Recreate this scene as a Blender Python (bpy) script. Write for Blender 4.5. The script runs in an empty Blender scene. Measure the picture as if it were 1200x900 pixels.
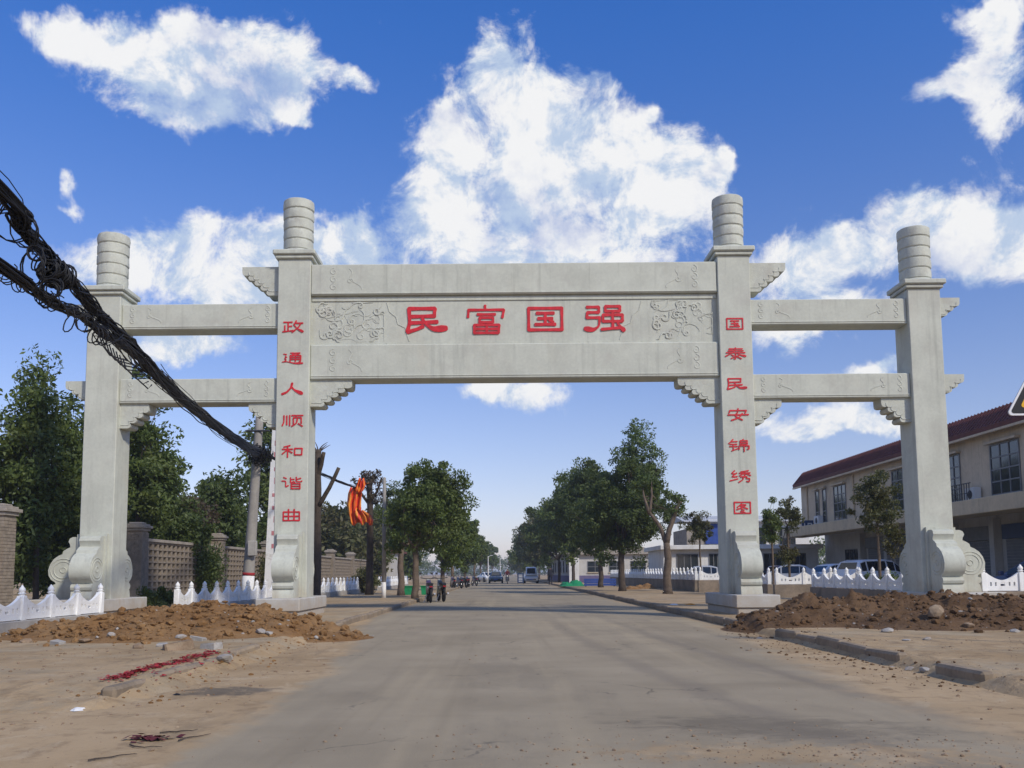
import bpy, math, random
import numpy as np
from mathutils import Vector, Matrix, noise as mnoise
random.seed(7)
rng = np.random.default_rng(7)
R_ = math.radians
S = bpy.context.scene
C = S.collection

# ------------------------------------------------------------------ camera
F_PX, PITCH, ROLL, CAM_H = 1050.0, R_(5.6), -0.008, 1.2
SHX = 10 / 1200.0
SHY = (222 - F_PX * math.tan(PITCH)) / 1200.0
cam_d = bpy.data.cameras.new('camera')
cam_d.sensor_width = 36
cam_d.lens = 36 * F_PX / 1200
cam_d.shift_x, cam_d.shift_y = SHX, SHY
cam_d.clip_start, cam_d.clip_end = 0.1, 8000
cam = bpy.data.objects.new('camera', cam_d)
C.objects.link(cam)
CAM_R = Matrix.Rotation(math.pi / 2 + PITCH, 3, 'X') @ Matrix.Rotation(ROLL, 3, 'Z')
cam.matrix_world = Matrix.Translation((0, 0, CAM_H)) @ CAM_R.to_4x4()
S.camera = cam


def ray(px, py):
    return CAM_R @ Vector(((px - 600 + SHX * 1200) / F_PX, (450 - py + SHY * 1200) / F_PX, -1))


def at(px, py, Y):
    d = ray(px, py)
    return Vector((d.x, d.y, d.z)) * (Y / d.y) + Vector((0, 0, CAM_H))


def xat(px, Y):
    return at(px, 672, Y).x


# ------------------------------------------------------------------ exposure, sun, sky
S.view_settings.view_transform = 'Standard'
S.view_settings.look = 'None'
S.view_settings.exposure = 0.0
S.view_settings.gamma = 1.0
S.view_settings.use_curve_mapping = False
SUN_EL, SUN_AZ = R_(38), R_(136)          # azimuth clockwise from +Y
SUN_DIR = Vector((math.cos(SUN_EL) * math.sin(SUN_AZ), math.cos(SUN_EL) * math.cos(SUN_AZ), math.sin(SUN_EL)))
sd = bpy.data.lights.new('sun', 'SUN')
sd.energy, sd.angle, sd.color = 3.2, R_(5), (1.0, 0.92, 0.79)
sun = bpy.data.objects.new('sun', sd)
C.objects.link(sun)
sun.rotation_euler = SUN_DIR.to_track_quat('Z', 'Y').to_euler()
sun.location = SUN_DIR * 60

W = bpy.data.worlds.new('World')
S.world = W
W.use_nodes = True


class NT:
    """small helper for node trees"""

    def __init__(s, nt):
        s.nt = nt

    def n(s, t, **k):
        o = s.nt.nodes.new(t)
        for a, v in k.items():
            setattr(o, a, v)
        return o

    def put(s, sock, v):
        if isinstance(v, bpy.types.NodeSocket):
            s.nt.links.new(v, sock)
        elif v is not None:
            sock.default_value = v

    def m(s, op, a, b=None, c=None, clamp=False):
        o = s.n('ShaderNodeMath', operation=op, use_clamp=clamp)
        for i, v in enumerate((a, b, c)):
            s.put(o.inputs[i], v)
        return o.outputs[0]

    def v(s, op, a, b=None, out=0):
        o = s.n('ShaderNodeVectorMath', operation=op)
        s.put(o.inputs[0], a)
        s.put(o.inputs[1], b)
        return o.outputs[out]

    def sep(s, v):
        o = s.n('ShaderNodeSeparateXYZ')
        s.put(o.inputs[0], v)
        return o.outputs

    def noise(s, vec, scale, det=4, rough=.55, dist=0, out=0):
        o = s.n('ShaderNodeTexNoise')
        s.put(o.inputs['Vector'], vec)
        o.inputs['Scale'].default_value = scale
        o.inputs['Detail'].default_value = det
        o.inputs['Roughness'].default_value = rough
        o.inputs['Distortion'].default_value = dist
        return o.outputs[out]

    def ss(s, x, a, b, lo=0., hi=1.):
        o = s.n('ShaderNodeMapRange', interpolation_type='SMOOTHSTEP')
        for i, v in enumerate((x, a, b, lo, hi)):
            s.put(o.inputs[i], v)
        return o.outputs[0]

    def mix(s, f, a, b, mode='MIX'):
        o = s.n('ShaderNodeMix', data_type='RGBA', blend_type=mode)
        s.put(o.inputs[0], f)
        for i, v in ((6, a), (7, b)):
            if isinstance(v, tuple) and len(v) == 3:
                v = (*v, 1)
            s.put(o.inputs[i], v)
        return o.outputs[2]

    def bump(s, h, strength=.3, dist=.02, nrm=None):
        o = s.n('ShaderNodeBump')
        o.inputs['Strength'].default_value = strength
        o.inputs['Distance'].default_value = dist
        s.put(o.inputs['Height'], h)
        if nrm is not None:
            s.put(o.inputs['Normal'], nrm)
        return o.outputs[0]


def world_sky():
    nt = W.node_tree
    nt.nodes.clear()
    k = NT(nt)
    out = k.n('ShaderNodeOutputWorld')
    sky = k.n('ShaderNodeTexSky', sky_type='NISHITA', sun_disc=False, sun_elevation=SUN_EL, sun_rotation=SUN_AZ,
              altitude=300, air_density=1.2, dust_density=0.4, ozone_density=2.5)
    bg = k.n('ShaderNodeBackground')
    bg.inputs[1].default_value = SKY_STRENGTH
    d = k.v('NORMALIZE', k.n('ShaderNodeTexCoord').outputs['Generated'])
    # strong polarised blue overhead, pale lavender air low down
    rp = k.n('ShaderNodeValToRGB')
    rp.color_ramp.interpolation = 'B_SPLINE'
    st = ((0., (.50, .51, .74)), (.10, (.60, .52, .62)), (.30, (.42, .46, .66)), (.55, (.155, .42, .84)), (1., (.11, .40, .86)))
    while len(rp.color_ramp.elements) < len(st):
        rp.color_ramp.elements.new(.5)
    for el, (pp, cc) in zip(rp.color_ramp.elements, st):
        el.position, el.color = pp, (*cc, 1)
    k.put(rp.inputs[0], k.sep(d)[2])
    tint = k.mix(1., sky.outputs[0], k.v('SCALE', rp.outputs[0]), 'MULTIPLY')
    tint.node.inputs[7].links[0].from_node.inputs[3].default_value = 2.0
    k.put(bg.inputs[0], tint)
    # the cumulus of the photograph, as directions and angular sizes, then more of the same all round the dome
    px = [(80, 42, 62, 28), (165, 62, 92, 42), (255, 80, 92, 48), (335, 88, 55, 44), (225, 140, 95, 24), (417, 95, 30, 16), (345, 135, 26, 11),
          (70, 205, 17, 16), (73, 234, 20, 14),
          (235, 285, 90, 32), (335, 285, 85, 38), (180, 320, 95, 30), (290, 330, 150, 36), (400, 290, 40, 26), (210, 405, 80, 22),
          (588, 78, 36, 42), (625, 120, 75, 50), (540, 160, 45, 50), (560, 205, 95, 55), (660, 165, 100, 55), (610, 262, 120, 55),
          (730, 205, 95, 58), (795, 225, 50, 46), (695, 95, 26, 36), (650, 300, 175, 36), (848, 190, 12, 22), (762, 130, 12, 14),
          (1125, 98, 62, 26), (1172, 62, 50, 52), (1160, 14, 46, 20), (1185, 140, 40, 34),
          (1000, 290, 85, 46), (1045, 262, 60, 34), (1120, 278, 85, 48), (1185, 285, 55, 50), (925, 330, 55, 36), (960, 380, 80, 24),
          (950, 490, 80, 22), (1010, 500, 60, 16), (625, 462, 62, 22), (575, 452, 30, 12), (1010, 440, 40, 12)]
    blobs = []
    for x, y, a, b in px:
        v = ray(x, y).normalized()
        sc = v.y / F_PX * v.y
        blobs.append((v, a * sc * .98, b * sc * .98))
    warp = k.v('SCALE', k.v('SUBTRACT', k.noise(d, 9, 5, .6, out=1), (.5, .5, .5)))
    warp.node.inputs[3].default_value = .085
    dw = k.v('ADD', d, warp)
    # cumulus continued over the unseen dome, its cover raised to neutralise the ambient light
    dx, dy, dz = k.sep(d)[:3]
    rest = k.ss(k.noise(k.v('MULTIPLY', dw, (1, 1, 1.9)), 3.4, 3, .5), .47, .64)
    rest = k.m('MULTIPLY', rest, k.ss(dy, .74, .60))
    tot = k.m('MULTIPLY', rest, k.ss(dz, .03, .16))
    for v, a, b in blobs:
        iv = (1 / a, .6 / a, 1 / b)
        e = k.n('ShaderNodeVectorMath', operation='MULTIPLY_ADD')
        k.put(e.inputs[0], dw)
        e.inputs[1].default_value = iv
        e.inputs[2].default_value = tuple(-p * q for p, q in zip(v, iv))
        q = k.v('DOT_PRODUCT', e.outputs[0], e.outputs[0], out=1)
        tot = k.m('ADD', tot, k.m('POWER', .43, q))
    n1 = k.noise(d, 15, 11, .66, .35)
    n2 = k.noise(k.v('ADD', d, (.012, .008, .022)), 15, 6, .6, .35)
    wisp = k.noise(k.v('MULTIPLY', d, (1, 1, 1.7)), 52, 7, .7, .6)
    den = k.m('ADD', k.m('MINIMUM', tot, 1.0), k.m('MULTIPLY', k.m('SUBTRACT', n1, .5), 2.1))
    den = k.m('ADD', den, k.m('MULTIPLY', k.m('SUBTRACT', wisp, .5), .38))
    fac = k.ss(den, .36, .98)
    fac = k.m('MULTIPLY', fac, .97)
    # bodies a little bluer than the sunlit rims
    body = k.ss(k.m('ADD', k.m('MULTIPLY', k.m('SUBTRACT', n2, n1), 2.6), k.noise(d, 6, 3, .5)), .30, .80)
    ccol = k.mix(body, (1.0, 1.0, 1.0), (.55, .67, .86))
    fac = k.m('MULTIPLY', fac, k.ss(k.noise(k.v('ADD', d, (3, 1, 2)), 10, 6, .6), .28, .50, .45, 1.))
    bg2 = k.n('ShaderNodeBackground')
    k.put(bg2.inputs[0], ccol)
    bg2.inputs[1].default_value = .93
    # pale band near the horizon, as cloud haze
    mx = k.n('ShaderNodeMixShader')
    k.put(mx.inputs[0], fac)
    k.put(mx.inputs[1], bg.outputs[0])
    k.put(mx.inputs[2], bg2.outputs[0])
    k.put(out.inputs[0], mx.outputs[0])


SKY_STRENGTH = .105
world_sky()
W.cycles.sampling_method = 'MANUAL'
W.cycles.sample_map_resolution = 512
S.cycles.use_denoising = True
S.cycles.max_bounces = 6
S.cycles.transparent_max_bounces = 6


# ------------------------------------------------------------------ mesh collecting
class MB:
    def __init__(s):
        s.v, s.f = [], []

    def add(s, vs, fs):
        b = len(s.v)
        s.v += [tuple(p) for p in vs]
        s.f += [tuple(i + b for i in q) for q in fs]
        return s

    def box(s, x0, x1, y0, y1, z0, z1, b=0.0):
        if b <= 0:
            vs = [(x, y, z) for z in (z0, z1) for y in (y0, y1) for x in (x0, x1)]
            return s.add(vs, [(0, 2, 3, 1), (4, 5, 7, 6), (0, 1, 5, 4), (2, 6, 7, 3), (0, 4, 6, 2), (1, 3, 7, 5)])
        # chamfered box: 24 vertices
        vs, ix = [], {}
        for sx in (0, 1):
            for sy in (0, 1):
                for sz in (0, 1):
                    c = ((x0, x1)[sx], (y0, y1)[sy], (z0, z1)[sz])
                    for ax in range(3):
                        p = list(c)
                        for o, sg in ((0, sx), (1, sy), (2, sz)):
                            if o != ax:
                                p[o] += b if sg == 0 else -b
                        ix[(sx, sy, sz, ax)] = len(vs)
                        vs.append(p)
        fs = []
        K = lambda *a: ix[a]
        for sx in (0, 1):
            q = [K(sx, 0, 0, 0), K(sx, 1, 0, 0), K(sx, 1, 1, 0), K(sx, 0, 1, 0)]
            fs.append(q if sx else q[::-1])
        for sy in (0, 1):
            q = [K(0, sy, 0, 1), K(0, sy, 1, 1), K(1, sy, 1, 1), K(1, sy, 0, 1)]
            fs.append(q if sy else q[::-1])
        for sz in (0, 1):
            q = [K(0, 0, sz, 2), K(1, 0, sz, 2), K(1, 1, sz, 2), K(0, 1, sz, 2)]
            fs.append(q if sz else q[::-1])
        for a in (0, 1):
            for c in (0, 1):
                fs.append((K(a, c, 0, 0), K(a, c, 1, 0), K(a, c, 1, 1), K(a, c, 0, 1)))
                fs.append((K(a, 0, c, 0), K(a, 1, c, 0), K(a, 1, c, 2), K(a, 0, c, 2)))
                fs.append((K(0, a, c, 1), K(1, a, c, 1), K(1, a, c, 2), K(0, a, c, 2)))
                for e in (0, 1):
                    fs.append((K(a, c, e, 0), K(a, c, e, 1), K(a, c, e, 2)))
        return s.add(vs, fs)

    def prism(s, poly, fn, d0, d1):
        """poly of (u,v); fn(u,v,d) -> xyz"""
        n = len(poly)
        vs = [fn(u, v, d0) for u, v in poly] + [fn(u, v, d1) for u, v in poly]
        fs = [tuple(range(n))[::-1], tuple(range(n, 2 * n))]
        fs += [(i, (i + 1) % n, n + (i + 1) % n, n + i) for i in range(n)]
        return s.add(vs, fs)

    def lathe(s, prof, n=20, cx=0, cy=0, cap=True):
        vs, fs = [], []
        for r, z in prof:
            for i in range(n):
                a = 2 * math.pi * i / n
                vs.append((cx + r * math.cos(a), cy + r * math.sin(a), z))
        m = len(prof)
        for j in range(m - 1):
            for i in range(n):
                a, b = j * n + i, j * n + (i + 1) % n
                fs.append((a, b, b + n, a + n))
        if cap:
            fs.append(tuple(range(n))[::-1])
            fs.append(tuple(range((m - 1) * n, m * n)))
        return s.add(vs, fs)

    def tube(s, pts, rad, n=6, cap=True):
        pts = [Vector(p) for p in pts]
        if not hasattr(rad, '__len__'):
            rad = [rad] * len(pts)
        vs, fs = [], []
        up = None
        for i, p in enumerate(pts):
            t = (pts[min(i + 1, len(pts) - 1)] - pts[max(i - 1, 0)])
            if t.length < 1e-9:
                t = Vector((0, 0, 1))
            t.normalize()
            if up is None:
                up = t.orthogonal().normalized()
            else:
                up = up - t * up.dot(t)
                if up.length < 1e-6:
                    up = t.orthogonal()
                up.normalize()
            w = t.cross(up)
            for k in range(n):
                a = 2 * math.pi * k / n
                vs.append(p + (up * math.cos(a) + w * math.sin(a)) * rad[i])
        for j in range(len(pts) - 1):
            for k in range(n):
                a, b = j * n + k, j * n + (k + 1) % n
                fs.append((a, b, b + n, a + n))
        if cap:
            fs.append(tuple(range(n))[::-1])
            fs.append(tuple(range((len(pts) - 1) * n, len(pts) * n)))
        return s.add(vs, fs)

    def xf(s, M):
        s.v = [tuple(M @ Vector(p)) for p in s.v]
        return s

    def mesh(s, name, mat=None, smooth=False, fix=True):
        me = bpy.data.meshes.new(name)
        me.from_pydata(s.v, [], s.f)
        if fix:
            import bmesh
            bm = bmesh.new()
            bm.from_mesh(me)
            bmesh.ops.recalc_face_normals(bm, faces=bm.faces)
            bm.to_mesh(me)
            bm.free()
        if mat:
            me.materials.append(mat)
        if smooth:
            me.polygons.foreach_set('use_smooth', [True] * len(me.polygons))
            if smooth != 2:
                me.set_sharp_from_angle(angle=R_(38))
        return me

    def build(s, name, mat, parent=None, smooth=False, fix=True, loc=None):
        return link(name, s.mesh(name, mat, smooth, fix), parent, loc)


def link(name, me, parent=None, loc=None, rz=0):
    o = bpy.data.objects.new(name, me)
    C.objects.link(o)
    if parent is not None:
        o.parent = parent
    if loc is not None:
        o.location = loc
    if rz:
        o.rotation_euler = (0, 0, rz)
    return o


def tag(o, label, cat, group=None):
    o['label'] = label
    o['category'] = cat
    if group:
        o['group'] = group
    return o


def thing(name, label, cat, loc=(0, 0, 0), rz=0, group=None):
    o = link(name, None, None, loc, rz)
    o.empty_display_size = .3
    return tag(o, label, cat, group)


def struct(o, kind='structure'):
    o['kind'] = kind
    return o


def copy_tree(o, parent=None):
    c = o.copy()
    C.objects.link(c)
    c.parent = parent
    for ch in list(o.children):
        copy_tree(ch, c)
    return c


def fbm(x, y, z=0., oct=5, sc=1.):
    return mnoise.fractal(Vector((x * sc, y * sc, z)), 1.0, 2.0, oct)


# ------------------------------------------------------------------ materials
MATS = {}


def mat(name, col, rough=.8, var=.12, scale=3., bump=.25, bscale=30., metal=0., spec=.3, dirt=None, dirt_scale=1.2, dirt_amt=.4,
        streak=0., coat=0., bdist=.01, grime=False):
    """general procedural: base colour, broad and fine mottling, dirt blotches, vertical streaks, fine bump"""
    m = bpy.data.materials.new(name)
    m.use_nodes = True
    k = NT(m.node_tree)
    b = m.node_tree.nodes['Principled BSDF']
    p = k.n('ShaderNodeNewGeometry').outputs['Position']
    n1 = k.noise(p, scale, 5, .6)
    n2 = k.noise(p, scale * 9, 3, .6)
    f = k.m('ADD', k.m('MULTIPLY', n1, .65), k.m('MULTIPLY', n2, .35))
    f = k.ss(f, .3, .7)
    lo = tuple(max(0, c * (1 - var)) for c in col)
    hi = tuple(min(1, c * (1 + var)) for c in col)
    c = k.mix(f, lo, hi)
    if dirt:
        df = k.m('MULTIPLY', k.ss(k.noise(p, dirt_scale, 6, .65, .5), .48, .72), dirt_amt)
        c = k.mix(df, c, dirt)
    if streak:
        ps = k.v('MULTIPLY', p, (7, 7, .35))
        sf = k.m('MULTIPLY', k.ss(k.noise(ps, 1, 4, .6), .5, .78), streak)
        c = k.mix(sf, c, tuple(x * .55 for x in col))
    if grime:
        # rain-washed pale patches, dark speckle and splashed soil low down
        g1 = k.ss(k.noise(k.v('MULTIPLY', p, (1, 1, .45)), 2.3, 7, .7, .8), .50, .72)
        c = k.mix(k.m('MULTIPLY', g1, .30), c, tuple(min(1, x * 1.22) for x in col))
        g2 = k.ss(k.noise(p, 26, 5, .75), .60, .74)
        c = k.mix(k.m('MULTIPLY', g2, .30), c, tuple(x * .55 for x in col))
        hz_ = k.m('ADD', k.sep(p)[2], k.m('MULTIPLY', k.noise(p, 2.2, 5, .7), -1.6))
        c = k.mix(k.m('MULTIPLY', k.ss(hz_, .35, -.6), .55), c, (.36, .27, .17))
        yl = k.ss(k.noise(k.v('MULTIPLY', p, (.6, .6, .25)), 1.7, 5, .6), .54, .75)
        c = k.mix(k.m('MULTIPLY', yl, .22), c, (.47, .40, .29))
    k.put(b.inputs['Base Color'], c)
    k.put(b.inputs['Roughness'], k.m('ADD', rough - .08, k.m('MULTIPLY', n2, .16)))
    b.inputs['Metallic'].default_value = metal
    b.inputs['Specular IOR Level'].default_value = spec
    b.inputs['Coat Weight'].default_value = coat
    if bump:
        k.put(b.inputs['Normal'], k.bump(k.noise(p, bscale, 4, .65), bump, bdist))
    MATS[name] = m
    return m


KERBM = mat('dirty_kerb', (.25, .195, .135), .95, .25, 2, .6, 30, dirt=(.33, .25, .155), dirt_scale=1.2, dirt_amt=.9)


STONE = mat('pale_stone', (.505, .515, .435), .82, .10, 1.6, .35, 55, dirt=(.40, .38, .33), dirt_scale=1.1, dirt_amt=.42, streak=.42, grime=True)
STONE_C = mat('carved_stone', (.495, .505, .43), .85, .12, 2.5, .3, 30, dirt=(.36, .34, .30), dirt_scale=3, dirt_amt=.5, streak=.2, bdist=.03, grime=True)
BASE_ST = mat('base_stone', (.49, .50, .48), .85, .10, 2.0, .3, 60, dirt=(.42, .34, .24), dirt_scale=1.5, dirt_amt=.6, grime=True)
RED = mat('red_paint', (.55, .018, .028), .55, .25, 8, .3, 80, spec=.35)
RED_T = mat('red_trim', (.32, .025, .028), .7, .25, 8)
WHITE_F = mat('white_fence_paint', (.80, .80, .78), .6, .06, 3, .15, 60, dirt=(.50, .46, .38), dirt_scale=2.2, dirt_amt=.55)
BRICK = mat('tan_brick', (.26, .215, .165), .9, .28, 6, .5, 40, dirt=(.20, .16, .12), dirt_scale=2, dirt_amt=.5)
MORTAR = mat('wall_cap', (.33, .29, .24), .9, .18, 3, .4, 40, dirt=(.16, .14, .11), dirt_scale=2, dirt_amt=.6)
CONC = mat('concrete', (.36, .34, .31), .9, .15, 2, .4, 50, dirt=(.22, .19, .15), dirt_scale=1.5, dirt_amt=.6)
POLE = mat('pole_concrete', (.30, .28, .25), .85, .15, 2, .3, 60, dirt=(.18, .16, .14), streak=.3)
WHITEP = mat('whitewash', (.75, .74, .71), .8, .08, 4, .2, 40, dirt=(.4, .37, .3), dirt_scale=4, dirt_amt=.6)
BLACK = mat('black_rubber', (.012, .012, .013), .5, .3, 6, 0)
TYRE = mat('tyre', (.02, .02, .02), .85, .2, 6, .2)
STEEL = mat('steel', (.45, .45, .46), .38, .1, 5, 0, metal=.85)
DARKM = mat('dark_metal', (.05, .05, .055), .5, .2, 6, 0, metal=.3)
BARK = mat('bark', (.14, .105, .075), .95, .35, 5, .9, 28, bdist=.03)
BARK_D = mat('dark_bark', (.075, .058, .045), .95, .35, 5, .9, 28, bdist=.03)
PLANTER = mat('planter_wall', (.25, .20, .15), .92, .25, 1.5, .5, 30, dirt=(.12, .10, .08), dirt_scale=.9, dirt_amt=.8)
CREAM = mat('cream_render', (.56, .455, .32), .9, .1, 1.2, .3, 40, dirt=(.30, .26, .20), dirt_scale=.7, dirt_amt=.6, streak=.5)
CREAM2 = mat('canopy_render', (.60, .48, .31), .9, .1, 1.2, .3, 40, dirt=(.33, .28, .2), dirt_scale=.7, dirt_amt=.5, streak=.4)
MAROON = mat('maroon_tile', (.130, .042, .038), .75, .25, 2, .4, 30, streak=.3)
GREYW = mat('grey_render', (.50, .48, .44), .9, .1, 1.2, .3, 40, dirt=(.32, .29, .25), dirt_scale=.6, dirt_amt=.5, streak=.4)
WHITEW = mat('white_render', (.68, .67, .64), .9, .06, 1.2, .2, 40, dirt=(.45, .42, .37), dirt_scale=.6, dirt_amt=.5, streak=.3)
SHUTTER = mat('shutter', (.17, .17, .17), .6, .15, 3, 0, spec=.3)
FRAMEM = mat('window_frame', (.16, .16, .16), .5, .1, 3, 0)
GLASS = mat('window_glass', (.022, .028, .032), .08, .4, .8, 0, spec=.6)
AUTOGL = mat('car_glass', (.012, .015, .018), .05, .3, 2, 0, spec=.6)
BLUEP = mat('blue_paint', (.03, .07, .28), .6, .15, 3, .1)
NAVY = mat('navy_sign', (.022, .045, .11), .5, .15, 3, 0)
GREENT = mat('green_mesh_tarp', (.012, .22, .085), .8, .25, 8, .5, 30)
PURPLE = mat('violet_skirting', (.13, .11, .20), .85, .15, 2, .2)
CORR = mat('pale_roof_sheet', (.45, .46, .47), .6, .15, 2, .2)
YEL = mat('sign_yellow', (.72, .40, .012), .45, .05, 3, 0)
SBLK = mat('sign_black', (.014, .014, .014), .45, .05, 3, 0)
SWHT = mat('sign_rim', (.70, .70, .70), .4, .05, 3, 0)
LAMP_R = mat('tail_lamp', (.30, .01, .012), .2, .1, 3, 0, spec=.6)
LAMP_W = mat('head_lamp', (.65, .65, .62), .15, .1, 3, 0, spec=.6)
PAPER = mat('litter_white', (.70, .69, .66), .8, .1, 8, 0)
ORANGE = mat('orange_litter', (.60, .24, .03), .8, .2, 8, 0)
SKIN = mat('skin', (.42, .26, .18), .6, .1, 8, 0)
HAIR = mat('hair', (.012, .010, .009), .6, .1, 8, 0)
CLOTHD = mat('dark_cloth', (.022, .022, .030), .9, .3, 12, .2)
CLOTHR = mat('maroon_cloth', (.10, .02, .025), .9, .3, 12, .2)
PAINTS = {}


def paint(name, col):
    if name not in PAINTS:
        PAINTS[name] = mat('car_paint_' + name, col, .32, .04, 2, 0, spec=.5, coat=.6, dirt=tuple(c * .8 for c in col), dirt_amt=.2)
    return PAINTS[name]


def silk():
    m = bpy.data.materials.new('red_silk')
    m.use_nodes = True
    k = NT(m.node_tree)
    b = m.node_tree.nodes['Principled BSDF']
    p = k.n('ShaderNodeNewGeometry').outputs['Position']
    f = k.ss(k.noise(k.v('MULTIPLY', p, (9, 9, .7)), 1, 2), .47, .6)
    k.put(b.inputs['Base Color'], k.mix(f, (.70, .035, .01), (.85, .30, .02)))
    b.inputs['Roughness'].default_value = .55
    return m


SILK = silk()


def leafmat(name, c1, c2, c3):
    m = bpy.data.materials.new(name)
    m.use_nodes = True
    k = NT(m.node_tree)
    nt = m.node_tree
    b = nt.nodes['Principled BSDF']
    g = k.n('ShaderNodeNewGeometry')
    ri = g.outputs['Random Per Island']
    c = k.mix(ri, c1, c2)
    c = k.mix(k.ss(k.noise(g.outputs['Position'], .8, 3), .45, .7), c, c3)
    k.put(b.inputs['Base Color'], c)
    b.inputs['Roughness'].default_value = .55
    b.inputs['Specular IOR Level'].default_value = .35
    tr = k.n('ShaderNodeBsdfTranslucent')
    k.put(tr.inputs[0], k.mix(1., c, (1.1, 1.25, .6), 'MULTIPLY'))
    mx = k.n('ShaderNodeMixShader')
    mx.inputs[0].default_value = .28
    k.put(mx.inputs[1], b.outputs[0])
    k.put(mx.inputs[2], tr.outputs[0])
    k.put(nt.nodes['Material Output'].inputs[0], mx.outputs[0])
    return m


LF_DARK = leafmat('leaf_dark', (.055, .080, .022), (.105, .140, .036), (.085, .112, .026))
LF_MID = leafmat('leaf_mid', (.066, .098, .024), (.128, .168, .040), (.112, .135, .032))
LF_LITE = leafmat('leaf_light', (.075, .120, .030), (.140, .185, .055), (.11, .14, .045))
LF_RED = leafmat('leaf_russet', (.060, .050, .030), (.095, .075, .040), (.085, .050, .035))
LF_OLIVE = leafmat('leaf_olive', (.065, .080, .025), (.125, .120, .040), (.10, .085, .035))


def dirt_col(k, p):
    a = k.noise(p, .35, 6, .6)
    b = k.noise(p, 3.2, 6, .65)
    c = k.noise(p, 38, 3, .6)
    col = k.mix(k.ss(a, .35, .65), (.34, .232, .120), (.45, .32, .180))
    col = k.mix(k.m('MULTIPLY', k.ss(b, .5, .66), .6), col, (.225, .150, .080))
    b2 = k.noise(k.v('ADD', p, (4, 8, 0)), 1.5, 7, .72, .6)
    col = k.mix(k.m('MULTIPLY', k.ss(b2, .53, .64), .55), col, (.50, .385, .245))
    b3 = k.noise(k.v('MULTIPLY', p, (1.4, .35, 1)), 1.3, 6, .7, .4)
    col = k.mix(k.m('MULTIPLY', k.ss(b3, .55, .66), .5), col, (.21, .150, .088))
    e = k.noise(p, 14, 6, .75)
    col = k.mix(k.m('MULTIPLY', k.ss(e, .54, .70), .40), col, (.20, .135, .075))
    f = k.noise(p, 95, 3, .8)
    col = k.mix(k.m('MULTIPLY', k.ss(f, .60, .72), .45), col, (.17, .12, .07))
    col = k.mix(k.m('MULTIPLY', k.ss(c, .55, .8), .35), col, (.49, .39, .25))
    return col


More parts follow.
